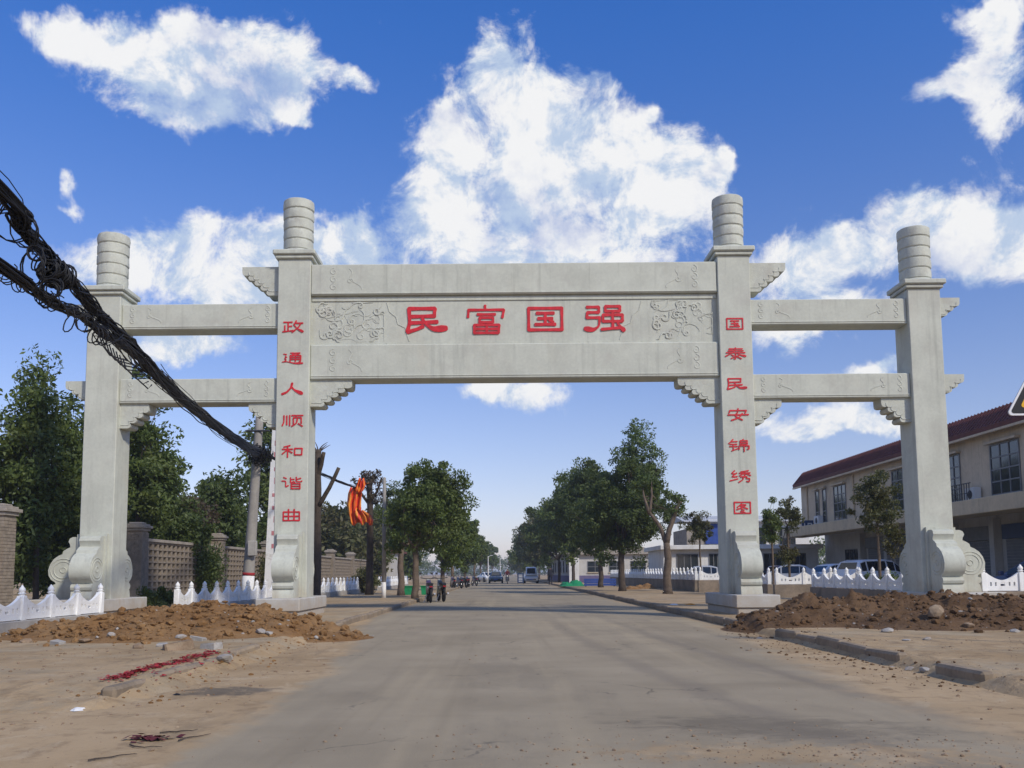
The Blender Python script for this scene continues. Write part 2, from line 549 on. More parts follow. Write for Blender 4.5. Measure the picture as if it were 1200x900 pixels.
def ground_mat(name, mode):
    m = bpy.data.materials.new(name)
    m.use_nodes = True
    k = NT(m.node_tree)
    b = m.node_tree.nodes['Principled BSDF']
    p = k.n('ShaderNodeNewGeometry').outputs['Position']
    x, y, z = k.sep(p)[:3]
    dc = dirt_col(k, p)
    fine = k.noise(p, 60, 4, .7)
    hb = k.m('ADD', k.m('MULTIPLY', k.noise(p, 5, 7, .72), 1.6), k.m('MULTIPLY', fine, .3))
    if mode == 'dirt':
        col = dc
    elif mode == 'mound':
        a = k.noise(p, 1.1, 6, .6)
        col = k.mix(k.ss(a, .35, .68), (.225, .118, .044), (.300, .175, .076))
        col = k.mix(k.m('MULTIPLY', k.ss(k.noise(p, 7, 6, .7), .5, .72), .6), col, (.085, .046, .02))
        col = k.mix(k.m('MULTIPLY', k.ss(k.noise(p, 22, 3, .6), .62, .75), .5), col, (.42, .33, .22))
        hb = k.m('ADD', k.m('MULTIPLY', k.noise(p, 9, 6, .7), 1.5), k.m('MULTIPLY', fine, .4))
    elif mode == 'mound2':  # same layers as the mound mode, in darker tones
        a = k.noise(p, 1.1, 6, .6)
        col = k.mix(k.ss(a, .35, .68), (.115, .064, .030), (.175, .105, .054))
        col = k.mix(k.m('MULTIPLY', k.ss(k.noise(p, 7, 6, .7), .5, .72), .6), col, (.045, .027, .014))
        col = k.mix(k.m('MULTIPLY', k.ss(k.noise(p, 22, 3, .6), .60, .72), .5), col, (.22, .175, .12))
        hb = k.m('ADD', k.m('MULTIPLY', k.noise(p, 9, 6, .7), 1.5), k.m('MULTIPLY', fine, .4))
    elif mode == 'pave':
        cc = k.mix(k.ss(k.noise(p, 1.3, 5), .35, .65), (.32, .245, .15), (.41, .32, .205))
        cov = k.ss(k.m('ADD', k.noise(p, .55, 6, .65), k.m('MULTIPLY', k.noise(p, 6, 4), .25)), .50, .66)
        col = k.mix(k.m('MULTIPLY', cov, .9), cc, dc)
    elif mode == 'road':
        # dusty grey carriageway, worn lanes, soil washed in from both verges
        ac = k.mix(k.ss(k.noise(p, .5, 6, .6), .3, .7), (.272, .222, .148), (.345, .284, .192))
        tr = k.noise(k.v('MULTIPLY', p, (1.6, .045, 1)), 1.0, 4, .6)
        ac = k.mix(k.m('MULTIPLY', k.ss(tr, .52, .74), .55), ac, (.218, .175, .115))
        tr2 = k.noise(k.v('MULTIPLY', k.v('ADD', p, (7, 3, 0)), (1.1, .06, 1)), 1.0, 4, .6)
        ac = k.mix(k.m('MULTIPLY', k.ss(tr2, .5, .7), .5), ac, (.41, .33, .21))
        bandy = k.noise(k.v('MULTIPLY', p, (.07, .8, 1)), 1.0, 4, .6)
        ac = k.mix(k.m('MULTIPLY', k.ss(bandy, .55, .72), .35), ac, (.235, .188, .125))
        ac = k.mix(k.m('MULTIPLY', k.ss(k.noise(p, 75, 2, .7), .6, .8), .25), ac, (.44, .375, .29))
        ac = k.mix(k.m('MULTIPLY', k.ss(k.noise(p, 2.6, 6, .75), .58, .75), .3), ac, (.175, .145, .112))
        # hairline cracks and spilled-grit speckle
        vo = k.n('ShaderNodeTexVoronoi', feature='DISTANCE_TO_EDGE')
        k.put(vo.inputs['Vector'], k.v('ADD', p, k.v('SCALE', k.noise(p, 1.6, 4, .6, out=1))))
        vo.inputs['Scale'].default_value = .42
        ck = k.m('MULTIPLY', k.ss(vo.outputs['Distance'], .012, .002), k.ss(k.noise(p, .6, 3), .52, .62))
        ac = k.mix(k.m('MULTIPLY', ck, .6), ac, (.07, .06, .048))
        sp = k.ss(k.noise(p, 160, 3, .8), .64, .74)
        ac = k.mix(k.m('MULTIPLY', sp, .5), ac, (.12, .10, .075))
        sp2 = k.ss(k.noise(k.v('ADD', p, (9, 9, 0)), 120, 3, .8), .66, .76)
        ac = k.mix(k.m('MULTIPLY', sp2, .5), ac, (.50, .43, .33))
        # tyre wear sweeping out to the right near the camera
        xt = k.m('SUBTRACT', x, k.m('DIVIDE', 16., k.m('ADD', y, 2.)))
        for off, wd in ((.55, .28), (2.0, .24)):
            dd = k.m('ABSOLUTE', k.m('SUBTRACT', xt, off))
            dd = k.m('ADD', dd, k.m('MULTIPLY', k.m('SUBTRACT', k.noise(p, 1.5, 4), .5), .5))
            w = k.m('MULTIPLY', k.ss(dd, wd, .02), k.ss(y, 40, 9))
            ac = k.mix(k.m('MULTIPLY', w, .42), ac, (.180, .150, .115))
        wob = k.m('MULTIPLY', k.m('SUBTRACT', k.m('ADD', k.m('MULTIPLY', k.noise(p, .35, 5, .6), .7), k.m('MULTIPLY', k.noise(p, 3, 4, .6), .3)), .5), 2.2)
        xl = k.ss(y, 9, 28, -2.15, -3.75)
        xr = k.ss(y, 8, 24, 3.75, 4.65)
        dl = k.ss(k.m('ADD', k.m('SUBTRACT', xl, x), k.m('MULTIPLY', wob, .75)), -.16, .16)
        dr = k.ss(k.m('ADD', k.m('SUBTRACT', x, xr), wob), -.40, .35)
        dirtf = k.m('MAXIMUM', dl, dr)
        # patch of gravelly soil across the lower right of the carriageway
        gx = k.m('DIVIDE', k.m('SUBTRACT', x, 2.0), 2.0)
        gy = k.m('DIVIDE', k.m('SUBTRACT', y, k.m('ADD', 6.3, k.m('MULTIPLY', x, -.12))), .55)
        gg = k.m('EXPONENT', k.m('MULTIPLY', k.m('ADD', k.m('MULTIPLY', gx, gx), k.m('MULTIPLY', gy, gy)), -1.))
        gp = k.ss(k.m('ADD', k.m('MULTIPLY', gg, .45), k.noise(p, 4.5, 6, .75)), .72, .95)
        dirtf = k.m('MAXIMUM', dirtf, k.m('MULTIPLY', gp, .8))
        # dark oily smear where wheels cross the gritty patch
        sx_ = k.m('DIVIDE', k.m('SUBTRACT', x, 2.1), 1.5)
        sy_ = k.m('DIVIDE', k.m('SUBTRACT', y, k.m('ADD', 7.6, k.m('MULTIPLY', x, -.25))), .75)
        sg_ = k.m('EXPONENT', k.m('MULTIPLY', k.m('ADD', k.m('MULTIPLY', sx_, sx_), k.m('MULTIPLY', sy_, sy_)), -1.))
        smear = k.ss(k.m('ADD', k.m('MULTIPLY', sg_, .5), k.noise(k.v('MULTIPLY', p, (1, 1.8, 1)), 2.4, 7, .75, .5)), .68, 1.0)
        ac = k.mix(k.m('MULTIPLY', smear, .6), ac, (.135, .112, .080))
        pat = k.ss(k.noise(k.v('MULTIPLY', k.v('ADD', p, (2, 5, 0)), (.8, .22, 1)), .9, 6, .65, .4), .55, .62)
        ac = k.mix(k.m('MULTIPLY', pat, .22), ac, (.17, .145, .11))
        dirtf = k.m('MAXIMUM', dirtf, k.m('MULTIPLY', k.ss(k.noise(p, .8, 6, .7), .64, .8), .35))
        col = k.mix(k.m('MULTIPLY', dirtf, .93), ac, dc)
        # oil stains beside the left verge
        for (ox, oy, ra, rb) in ((-2.9, 9.5, .5, .40),):
            ex = k.m('DIVIDE', k.m('SUBTRACT', x, ox), ra)
            ey = k.m('DIVIDE', k.m('SUBTRACT', y, oy), rb)
            q = k.m('ADD', k.m('ADD', k.m('MULTIPLY', ex, ex), k.m('MULTIPLY', ey, ey)), k.m('MULTIPLY', k.m('SUBTRACT', k.noise(p, 4.5, 6, .75), .5), 4.2))
            col = k.mix(k.m('MULTIPLY', k.ss(q, 1.3, .2), .75), col, (.085, .075, .06))
        hb = k.m('ADD', k.m('MULTIPLY', k.noise(p, 5, 5, .6), .35), k.m('MULTIPLY', fine, .3))
    k.put(b.inputs['Base Color'], col)
    b.inputs['Roughness'].default_value = .92
    b.inputs['Specular IOR Level'].default_value = .2
    st = {'mound': .9, 'mound2': .9, 'dirt': .8, 'pave': .7, 'road': .5}[mode]
    k.put(b.inputs['Normal'], k.bump(hb, st, .035))
    return m


M_DIRT, M_ROAD, M_PAVE, M_MOUND, M_MOUND2 = (ground_mat(n, n2) for n, n2 in (('packed_dirt', 'dirt'), ('dusty_asphalt', 'road'), ('dusty_paving', 'pave'), ('red_soil', 'mound'), ('dark_soil', 'mound2')))

# ------------------------------------------------------------------ ground, road, pavements
KL, KR = -3.72, 4.92          # kerb lines


def sheet(name, xs, ys, fn, m, kind='structure', smooth=2):
    nx, ny = len(xs), len(ys)
    vs = [(x, y, fn(x, y)) for y in ys for x in xs]
    fs = [(j * nx + i, j * nx + i + 1, (j + 1) * nx + i + 1, (j + 1) * nx + i) for j in range(ny - 1) for i in range(nx - 1)]
    b = MB()
    b.v, b.f = vs, fs
    o = b.build(name, m, None, smooth, fix=False)
    if kind:
        o['kind'] = kind
    return o


def frange(a, b, s):
    n = max(1, int(round((b - a) / s)))
    return [a + (b - a) * i / n for i in range(n + 1)]


sheet('ground', [-4000, -60, 60, 4000], [-200, 0, 120, 500, 6000], lambda x, y: -.05, M_DIRT)
sheet('road', [KL - 6.2, KL - 2, KL, -2, 0, 2, KR, KR + 3], frange(-12, 40, 2) + [60, 100, 200, 430], lambda x, y: 0, M_ROAD)


def ss(x, a, b):
    t = min(1, max(0, (x - a) / (b - a)))
    return t * t * (3 - 2 * t)


def rough_edge(d, y):
    if y > 26 or abs(d) > 1.4:
        return 0
    return .05 * fbm(d, y, 4, 5, 2.3) * math.exp(-(d / .45) ** 2) + .012 * fbm(d, y, 8, 3, 6) * (abs(d) < 1)


def zl(x, y):
    edge = 8.4 + .10 * (KL - x) * (KL - x) * .15 + .5 * fbm(x, 3.1, 1, 3, .5)
    h = .13 * ss(y, edge - .5, edge + 1.2)
    h += .012 * fbm(x, y, 0, 4, .9) + rough_edge(x - KL, y)
    h -= .03 * (1 - ss(y, edge - 1, edge))
    w = (.05 + .35 * (1 - ss(y, 14, 24))) * (1 + .6 * fbm(x * .3, y, 2, 3, .9))     # soil spilling over the kerb line
    return h * (1 - ss(x, KL - .16, KL + w)) - .03 * ss(x, KL - .1, KL + w)


def zr(x, y):
    h = .13 * ss(y, 7.0, 9.2) + .012 * fbm(x, y, 5, 4, .9) + rough_edge(x - KR, y)
    h -= .03 * (1 - ss(y, 6.5, 8.5))
    w = (.03 + .12 * (1 - ss(y, 14, 24))) * (1 + .7 * fbm(x * .3, y, 7, 3, .9))
    return h * ss(x, KR - w, KR + .16) - .03 * (1 - ss(x, KR - w, KR + .1))


def gl(x, y):
    return zl(x, y) if x < 0 else zr(x, y)


YS = frange(5, 20, .11) + frange(20.25, 30, .25) + frange(31, 60, 1.5)[0:] + [80, 120, 200, 430]
sheet('pavement', [-30, -20, -16] + frange(-14, KL - .3, .3) + frange(KL - .16, KL + .56, .08), YS, zl, M_PAVE)
sheet('pavement', frange(KR - .56, KR + .16, .08) + frange(KR + .4, 14, .3) + [18, 24, 30, 40], YS, zr, M_PAVE)


def kerb(x0, y0, y1, sg, skip):
    root = MB().box(min(x0, x0 + sg * .15), max(x0, x0 + sg * .15), 62, 430, -.1, .14, .02).build('kerb', KERBM)
    root['kind'] = 'structure'
    me = MB().box(0, .15, 0, .985, -.18, 0, .03).mesh('kerbstone', KERBM)
    y = y0
    r = random.Random(int(x0 * 10))
    while y < y1:
        if not skip(y):
            o = link('kerbstone', me, root, (x0 if sg > 0 else x0 - .15, y, .150 + r.uniform(-.03, .012) + (.025 if sg > 0 else 0)))
            t = .05 if y < 20 else .008
            o.rotation_euler = (r.uniform(-t, t) * .5, r.uniform(-t, t), r.uniform(-t, t))
        y += 1.0
    return root


kerb(KL, 8.7, 62, -1, lambda y: 13.6 < y < 16.5)
kerb(KR, 9.4, 62, 1, lambda y: 10.3 < y < 10.5 or 16.0 < y < 18.3)


# ------------------------------------------------------------------ lettering as brush strokes
GLYPH = {
    'min': [[(8, 6), (70, 6)], [(70, 6), (68, 36)], [(10, 36), (70, 34)], [(8, 4), (10, 60), (4, 92)], [(4, 94), (30, 82), (42, 72)], [(10, 60), (76, 56)], [(38, 36), (46, 62), (66, 84), (98, 80)]],
    'fu': [[(48, 0), (48, 14)], [(6, 14), (4, 42)], [(6, 16), (96, 16)], [(96, 16), (92, 44)], [(28, 32), (74, 32)], [(34, 44), (34, 60)], [(34, 44), (68, 44)], [(68, 44), (68, 60)], [(34, 60), (68, 60)],
           [(20, 70), (20, 98)], [(20, 70), (84, 70)], [(84, 70), (82, 98)], [(20, 98), (82, 98)], [(52, 70), (52, 98)], [(20, 84), (84, 84)]],
    'guo': [[(4, 4), (4, 96)], [(4, 6), (96, 6)], [(96, 4), (96, 96)], [(4, 94), (96, 94)], [(26, 26), (74, 26)], [(30, 48), (70, 48)], [(22, 72), (78, 72)], [(50, 26), (50, 72)], [(62, 54), (72, 64)]],
    'qiang': [[(6, 8), (36, 8)], [(36, 8), (36, 28)], [(8, 28), (36, 28)], [(8, 28), (6, 48)], [(6, 48), (38, 48)], [(38, 48), (36, 80), (22, 94), (0, 88)], [(52, 6), (52, 24)], [(52, 6), (88, 6)], [(88, 6), (88, 24)],
              [(52, 24), (88, 24)], [(46, 38), (46, 62)], [(46, 38), (94, 38)], [(94, 38), (94, 62)], [(46, 62), (94, 62)], [(70, 24), (70, 88)], [(42, 92), (90, 86)], [(82, 70), (98, 98)]],
    'zheng': [[(4, 12), (46, 12)], [(26, 12), (26, 84)], [(26, 46), (44, 46)], [(10, 40), (10, 88)], [(0, 92), (50, 82)], [(66, 0), (54, 34)], [(62, 20), (98, 20)], [(88, 20), (78, 54), (46, 96)], [(56, 36), (72, 68), (100, 92)]],
    'tong': [[(6, 14), (20, 18)], [(14, 32), (22, 40), (10, 50), (20, 62), (10, 76)], [(0, 80), (22, 76), (60, 92), (100, 90)], [(40, 6), (86, 6)], [(86, 6), (66, 20)], [(48, 14), (62, 22)], [(38, 26), (38, 76)], [(38, 26), (90, 26)],
             [(90, 26), (90, 76), (82, 76)], [(38, 42), (90, 42)], [(38, 58), (90, 58)], [(64, 26), (64, 76)]],
    'ren': [[(50, 0), (44, 40), (24, 76), (0, 92)], [(46, 30), (62, 60), (100, 88)]],
    'shun': [[(8, 8), (8, 60), (0, 92)], [(22, 10), (22, 84)], [(36, 6), (36, 92)], [(46, 8), (100, 8)], [(70, 8), (64, 24)], [(54, 26), (54, 74)], [(54, 26), (92, 26)], [(92, 26), (92, 74)], [(73, 36), (70, 70), (46, 96)], [(78, 74), (98, 96)]],
    'he': [[(40, 2), (10, 14)], [(2, 32), (52, 32)], [(28, 10), (28, 98)], [(28, 34), (2, 72)], [(28, 40), (50, 62)], [(62, 26), (62, 80)], [(62, 26), (98, 26)], [(98, 26), (96, 80)], [(62, 78), (96, 78)]],
    'xie': [[(10, 4), (24, 14)], [(2, 34), (22, 34), (20, 84), (34, 70)], [(44, 6), (44, 44)], [(44, 22), (62, 20)], [(44, 46), (62, 38)], [(72, 2), (72, 40), (98, 40), (98, 32)], [(74, 22), (94, 12)], [(66, 46), (58, 56)], [(48, 56), (48, 98)],
            [(48, 56), (90, 56)], [(90, 56), (90, 98)], [(48, 76), (90, 76)], [(48, 96), (90, 96)]],
    'qu': [[(4, 26), (4, 96)], [(4, 26), (96, 26)], [(96, 26), (96, 96)], [(4, 94), (96, 94)], [(4, 60), (96, 60)], [(34, 4), (34, 94)], [(66, 4), (66, 94)]],
    'tai': [[(18, 10), (84, 10)], [(14, 26), (88, 26)], [(4, 42), (96, 42)], [(50, 0), (42, 36), (0, 72)], [(56, 42), (72, 60), (100, 72)], [(50, 48), (50, 96), (42, 92)], [(30, 60), (40, 68)], [(28, 90), (46, 74)], [(72, 58), (58, 70)], [(54, 72), (78, 92)]],
    'an': [[(50, 0), (50, 12)], [(10, 16), (6, 36)], [(10, 16), (90, 16)], [(90, 16), (84, 36)], [(0, 52), (100, 50)], [(48, 28), (34, 62), (70, 94)], [(70, 40), (56, 74), (16, 96)]],
    'jin': [[(22, 0), (0, 36)], [(12, 20), (42, 18)], [(6, 40), (40, 40)], [(4, 58), (42, 58)], [(22, 40), (22, 90)], [(14, 94), (44, 76)], [(72, 0), (64, 10)], [(56, 12), (56, 42)], [(56, 12), (90, 12)], [(90, 12), (90, 42)], [(56, 27), (90, 27)], [(56, 42), (90, 42)],
            [(50, 54), (50, 84)], [(50, 54), (98, 54)], [(98, 54), (98, 82), (90, 80)], [(74, 44), (74, 100)]],
    'xiu': [[(24, 2), (6, 26), (28, 28)], [(34, 20), (6, 54), (36, 50)], [(0, 84), (38, 68)], [(90, 2), (54, 12)], [(46, 22), (98, 20)], [(72, 8), (72, 44)], [(70, 22), (46, 44)], [(74, 22), (100, 42)], [(52, 52), (84, 50), (78, 66), (96, 64), (92, 94), (80, 88)], [(66, 52), (62, 76), (42, 96)]],
    'tu': [[(4, 4), (4, 96)], [(4, 6), (96, 6)], [(96, 4), (96, 96)], [(4, 94), (96, 94)], [(46, 18), (22, 46)], [(42, 26), (74, 26), (52, 48), (18, 64)], [(40, 34), (80, 60)], [(46, 62), (60, 70)], [(40, 78), (64, 88)]],
}
FLARE = {'min': (6,), 'ren': (1,), 'zheng': (8,), 'tong': (2,), 'qiang': (5, 16), 'tai': (4,), 'an': ()}


def glyph(name, key, W, H, wd, depth, y0, cx, cz, parent, m):
    """strokes as rounded ribbons, each a hair higher than the last so no two faces share a plane"""
    b = MB()
    fl = FLARE.get(key, ())
    for si, st in enumerate(GLYPH[key]):
        P = [Vector((cx + (x / 100 - .5) * W, cz + (.5 - y / 100) * H)) for x, y in st]
        # resample
        Q = []
        for i in range(len(P) - 1):
            for t in range(5):
                Q.append(P[i].lerp(P[i + 1], t / 5))
        Q.append(P[-1])
        if len(P) > 2:
            for _ in range(2):
                Q = [Q[0]] + [(Q[i - 1] + Q[i] * 2 + Q[i + 1]) / 4 for i in range(1, len(Q) - 1)] + [Q[-1]]
        L, Rr = [], []
        n = len(Q)
        for i, q in enumerate(Q):
            t = (Q[min(i + 1, n - 1)] - Q[max(i - 1, 0)]).normalized()
            u = i / (n - 1)
            w = wd * .5 * (1.12 - .28 * math.sin(math.pi * u))
            if abs(t.y) > abs(t.x):
                w *= .95
            if si in fl:
                w *= .8 + .95 * ss(u, .35, .85) * (1 - .55 * ss(u, .85, 1.))
            nn = Vector((-t.y, t.x))
            e = Vector((0, 0))
            if i == 0:
                e = -t * wd * .25
            if i == n - 1:
                e = t * wd * .25
            if i in (0, n - 1):
                L.append(q + nn * w * .9)
                Rr.append(q - nn * w * .9)
                L.append(q + e + nn * w * .5) if i else L.insert(0, q + e + nn * w * .5)
                Rr.append(q + e - nn * w * .5) if i else Rr.insert(0, q + e - nn * w * .5)
            else:
                L.append(q + nn * w)
                Rr.append(q - nn * w)
        d = depth + si * .0006
        k = len(L)
        vs = [(p.x, y0 - d, p.y) for p in L] + [(p.x, y0 - d, p.y) for p in Rr] + [(p.x, y0 + .01, p.y) for p in L] + [(p.x, y0 + .01, p.y) for p in Rr]
        fs = []
        for i in range(k - 1):
            fs.append((i, i + 1, k + i + 1, k + i))
            fs.append((i, 2 * k + i, 2 * k + i + 1, i + 1))
            fs.append((k + i, k + i + 1, 3 * k + i + 1, 3 * k + i))
        fs += [(0, k, 3 * k, 2 * k), (k - 1, 3 * k - 1, 4 * k - 1, 2 * k - 1)]
        b.add(vs, fs)
    return b.build(name, m, parent)


# ------------------------------------------------------------------ the stone gate
GX, GY = .33, 23.6
PIN, POUT, PW = 5.95, 11.07, .88
gate = thing('memorial_gate', 'pale grey carved stone gateway with red Chinese characters spanning the road', 'gate', (GX, GY, 0))


def scallop(L, H, lobes, tip=.10):
    """bracket outline: flat edge along u, straight edge down the pillar, lobed curve between"""
    pts = [(0, 0), (L, 0), (L, -tip)]
    a, b = Vector((L, -tip)), Vector((L * .18, -H))
    for i in range(lobes):
        p, q = a.lerp(b, i / lobes), a.lerp(b, (i + 1) / lobes)
        c = (p + q) / 2
        t = (q - p)
        nn = Vector((t.y, -t.x)).normalized()
        if nn.y > 0:
            nn = -nn
        nn = Vector((-abs(t.y), -abs(t.x))).normalized() if False else nn
        for k in range(1, 6):
            f = k / 6
            bul = math.sin(math.pi * f) * t.length * .34
            w = p.lerp(q, f) + Vector((1, -1)).normalized() * bul
            pts.append((w.x, w.y))
        pts.append((q.x - .0, q.y))
        if i < lobes - 1:
            pts.append((q.x - .035, q.y + .012))
    pts.append((0, -H))
    return pts


def bracket(x, z, sg, L, H, lobes, y0, y1, parent, name='corner_bracket'):
    b = MB()
    b.prism(scallop(L, H, lobes), lambda u, v, d: (x + sg * u, d, z + v), y0, y1)
    o = b.build(name, STONE_C, parent)
    # raised rim line on the face
    pts = [(u * .8 + .03, v * .8 - .05) for u, v in scallop(L, H, lobes)[2:]]
    t = MB().tube([(x + sg * u, y0 - .001, z + v) for u, v in pts], .014, 5)
    t.build('carved_line', STONE_C, o)
    return o


def spiral(cx, cz, r, turns, a0, sg, y, n=22):
    out = []
    for i in range(n):
        t = i / (n - 1)
        a = a0 + sg * turns * 2 * math.pi * t
        rr = r * (1 - .82 * t)
        out.append((cx + rr * math.cos(a), y, cz + rr * math.sin(a)))
    return out


def clouds(x0, x1, z0, z1, y, seed, parent, n, mirror=False, frame=True, name='cloud_carving'):
    """low relief of curling clouds on a beam end"""
    r = random.Random(seed)
    b = MB()
    for i in range(n):
        cx, cz = r.uniform(x0 + .1, x1 - .1), r.uniform(z0 + .1, z1 - .1)
        q = r.uniform(.07, .17)
        if i % 4 == 0:      # long sinuous body line
            ln, a, pt = [], r.uniform(-.5, .5), [cx, cz]
            for k in range(16):
                ln.append((min(x1 - .02, max(x0 + .02, pt[0])), y - .0015 * i, min(z1 - .02, max(z0 + .02, pt[1]))))
                a += r.uniform(-.55, .6)
                pt = [pt[0] + .07 * math.cos(a), pt[1] + .06 * math.sin(a)]
            b.tube(ln, [.022 - .014 * abs(k / 7.5 - 1) for k in range(16)], 5)
            continue
        q = min(q, cx - x0 - .01, x1 - cx - .01, cz - z0 - .01, z1 - cz - .01)
        if q < .04:
            continue
        yy = y - .002 * i
        s = r.choice((-1, 1))
        a0 = r.uniform(0, 6.28)
        b.tube(spiral(cx, cz, q, r.uniform(.8, 1.4), a0, s, yy), [.026 - .010 * k / 21 for k in range(22)], 6)
        # a tail sweeping away from the curl
        sx, sz = cx + q * math.cos(a0), cz + q * math.sin(a0)
        tail = []
        for k in range(9):
            t = k / 8
            tx = sx - s * math.sin(a0) * -1 * t * .3 + .1 * t * t * r.uniform(-.2, .2)
            tz = sz + s * math.cos(a0) * -1 * t * .22 + .05 * math.sin(t * 5)
            tail.append((min(x1 - .02, max(x0 + .02, tx)), yy - .001, min(z1 - .02, max(z0 + .02, tz))))
        b.tube(tail, [.024 * (1 - .8 * k / 8) + .003 for k in range(9)], 5)
    b.v = [(p[0], y + (p[1] - y) * .30 - .001, p[2]) for p in b.v]
    o = b.build(name, STONE_C, parent, True)
    o['kind'] = 'stuff'
    return o


def ruyi(cx, z0, z1, sg, y, parent):
    """lobed end motif: three stacked lobes and a bracketed frame line running into the plain field"""
    b = MB()
    h = (z1 - z0)
    for i, f in enumerate((.2, .5, .8)):
        b.tube(spiral(cx, z0 + h * f, h * .15, 1.1, math.pi * (.5 if sg > 0 else .5), sg, y - .001 * i), [.022 - .008 * k / 21 for k in range(22)], 6)
    x = cx + sg * .42
    pts = []
    for k in range(25):
        t = k / 24
        zz = z1 - .06 - t * (h - .12)
        pts.append((x + sg * (.35 * t * t + .07 * math.sin(t * math.pi * 3)), y - .004, zz))
    b.tube(pts, .016, 5)
    b.tube(spiral(x + sg * .02, z0 + h * .42, h * .13, 1.0, 0, sg, y - .006), .016, 5)
    b.v = [(p[0], y + (p[1] - y) * .45 - .001, p[2]) for p in b.v]
    o = b.build('lobed_carving', STONE_C, parent, True)
    o['kind'] = 'stuff'
    return o


DRUM = [(0, 2.25), (.22, 2.25), (.29, 2.21), (.32, 2.13), (.28, 2.05), (.27, 1.98), (.35, 1.94), (.43, 1.88), (.45, 1.80), (.54, 1.76), (.65, 1.67), (.73, 1.54), (.775, 1.38), (.76, 1.24),
        (.70, 1.13), (.60, 1.06), (.585, 1.02), (.65, .99), (.67, .93), (.65, .87), (.60, .84), (.63, .80), (.66, .62), (0, .62)]


def drum(parent, cx, cy, dirx, diry, w, sc=1.12):
    """scroll-profiled bearing stone set against one face of a pillar"""
    sx, sy = -diry, dirx
    b = MB().prism(DRUM, lambda u, v, d: (cx + dirx * u * sc + sx * d, cy + diry * u * sc + sy * d, v), -w / 2, w / 2)
    o = b.build('bearing_stone', STONE, parent, True)
    P2 = [(0, .63), (0, 2.32), (.10, 2.32), (.10, .63)]
    MB().prism(P2, lambda u, v, d: (cx + dirx * u + sx * d, cy + diry * u + sy * d, v), -w / 2 - .06, w / 2 + .06).build('back_slab', STONE, o)
    # carved rings on the cheeks
    rb = MB()
    for s in (-1, 1):
        for rad in (.30, .22, .07):
            ring = [(cx + dirx * (.42 + rad * math.cos(a)) * sc + sx * s * w / 2, cy + diry * (.42 + rad * math.cos(a)) * sc + sy * s * w / 2, 1.38 + rad * math.sin(a)) for a in [k * math.pi / 9 for k in range(19)]]
            rb.tube(ring, .016, 5, cap=False)
    rb.build('carved_ring', STONE, o, True)['kind'] = 'stuff'
    return o


def finial(parent, cx, cy, z0, h, seed):
    prof = [(.43, 0), (.43, .05), (.405, .09)]
    zz = .09
    seg = (h - .09) / 5
    for i in range(5):
        z = zz + i * seg
        rr = .395 + .004 * i
        prof += [(rr - .018, z + .010), (rr + .006, z + .03), (rr + .012, z + seg * .5), (rr + .004, z + seg - .03), (rr - .02, z + seg - .008)]
    prof += [(.36, h), (.20, h + .03), (.01, h + .035)]
    b = MB()
    n = 48
    b.lathe(prof, n, cx, cy, cap=True)
    vs = []
    for (x, y, z) in b.v:
        dx, dy = x - cx, y - cy
        rad = math.hypot(dx, dy)
        a = math.atan2(dy, dx)
        if rad > .3:
            q = .014 * mnoise.noise(Vector((math.cos(a) * 6, math.sin(a) * 6, z * 6 + seed))) + .008 * mnoise.noise(Vector((math.cos(a) * 15, math.sin(a) * 15, z * 15 + seed)))
            k = 1 + q / rad
            dx, dy = dx * k, dy * k
        vs.append((cx + dx, cy + dy, z + z0))
    b.v = vs
    return b.build('cloud_column_top', STONE_C, parent, True)


def pillar(x, ztop, outer, side):
    p = MB().box(x - PW / 2, x + PW / 2, 0, PW, .6, ztop, .018).build('pillar', STONE, gate)
    c = MB().box(x - PW / 2 - .07, x + PW / 2 + .07, -.07, PW + .07, ztop + .001, ztop + .10, .02)
    c.box(x - PW / 2 - .13, x + PW / 2 + .13, -.13, PW + .13, ztop + .102, ztop + .24, .025)
    c.build('cap_slab', STONE, p)
    finial(p, x, PW / 2, ztop + .24, 11.52 - 9.99 if not outer else 10.6 - 9.04, x)
    bb = MB()
    y0, y1 = -1.22, PW + 1.22
    bw = PW / 2 + .06
    xa, xb = x - bw, x + bw
    if outer:
        if side < 0:
            xa -= 1.12
        else:
            xb += 1.12
        # cross-shaped base: long arm in depth, short arm outwards
        bb.box(x - bw, x + bw, y0, y1, -.1, .30, .02).box(x - bw - .05, x + bw + .05, y0 - .05, y1 + .05, .301, .62, .02)
        s0, s1 = (xa, x - bw - .051) if side < 0 else (x + bw + .051, xb)
        bb.box(s0, s1, -.12, PW + .12, -.1, .29, .02).box(s0 - .03 * (side < 0), s1 + .03 * (side > 0), -.17, PW + .17, .291, .615, .02)
    else:
        bb.box(x - bw, x + bw, y0, y1, -.1, .30, .02).box(x - bw - .05, x + bw + .05, y0 - .05, y1 + .05, .301, .62, .02)
    bb.build('base', BASE_ST, p)
    drum(p, x, -.002, 0, -1, .54)
    drum(p, x, PW + .002, 0, 1, .54)
    if outer:
        drum(p, x + side * (PW / 2 + .002), PW / 2, side, 0, .54)
    return p


pl_lo = pillar(-POUT, 8.78, True, -1)
pl_li = pillar(-PIN, 9.74, False, -1)
pl_ri = pillar(PIN, 9.74, False, 1)
pl_ro = pillar(POUT, 8.78, True, 1)
IN = PIN - PW / 2
# middle bay
ub = MB().box(-IN, IN, .05, .80, 8.74, 9.60, .025).build('upper_beam', STONE, gate)
nb = MB().box(-IN, IN, .17, .70, 7.38, 8.738).build('name_board', STONE, gate)
lb = MB().box(-IN, IN, .08, .78, 6.43, 7.379, .025).build('lower_beam', STONE, gate)
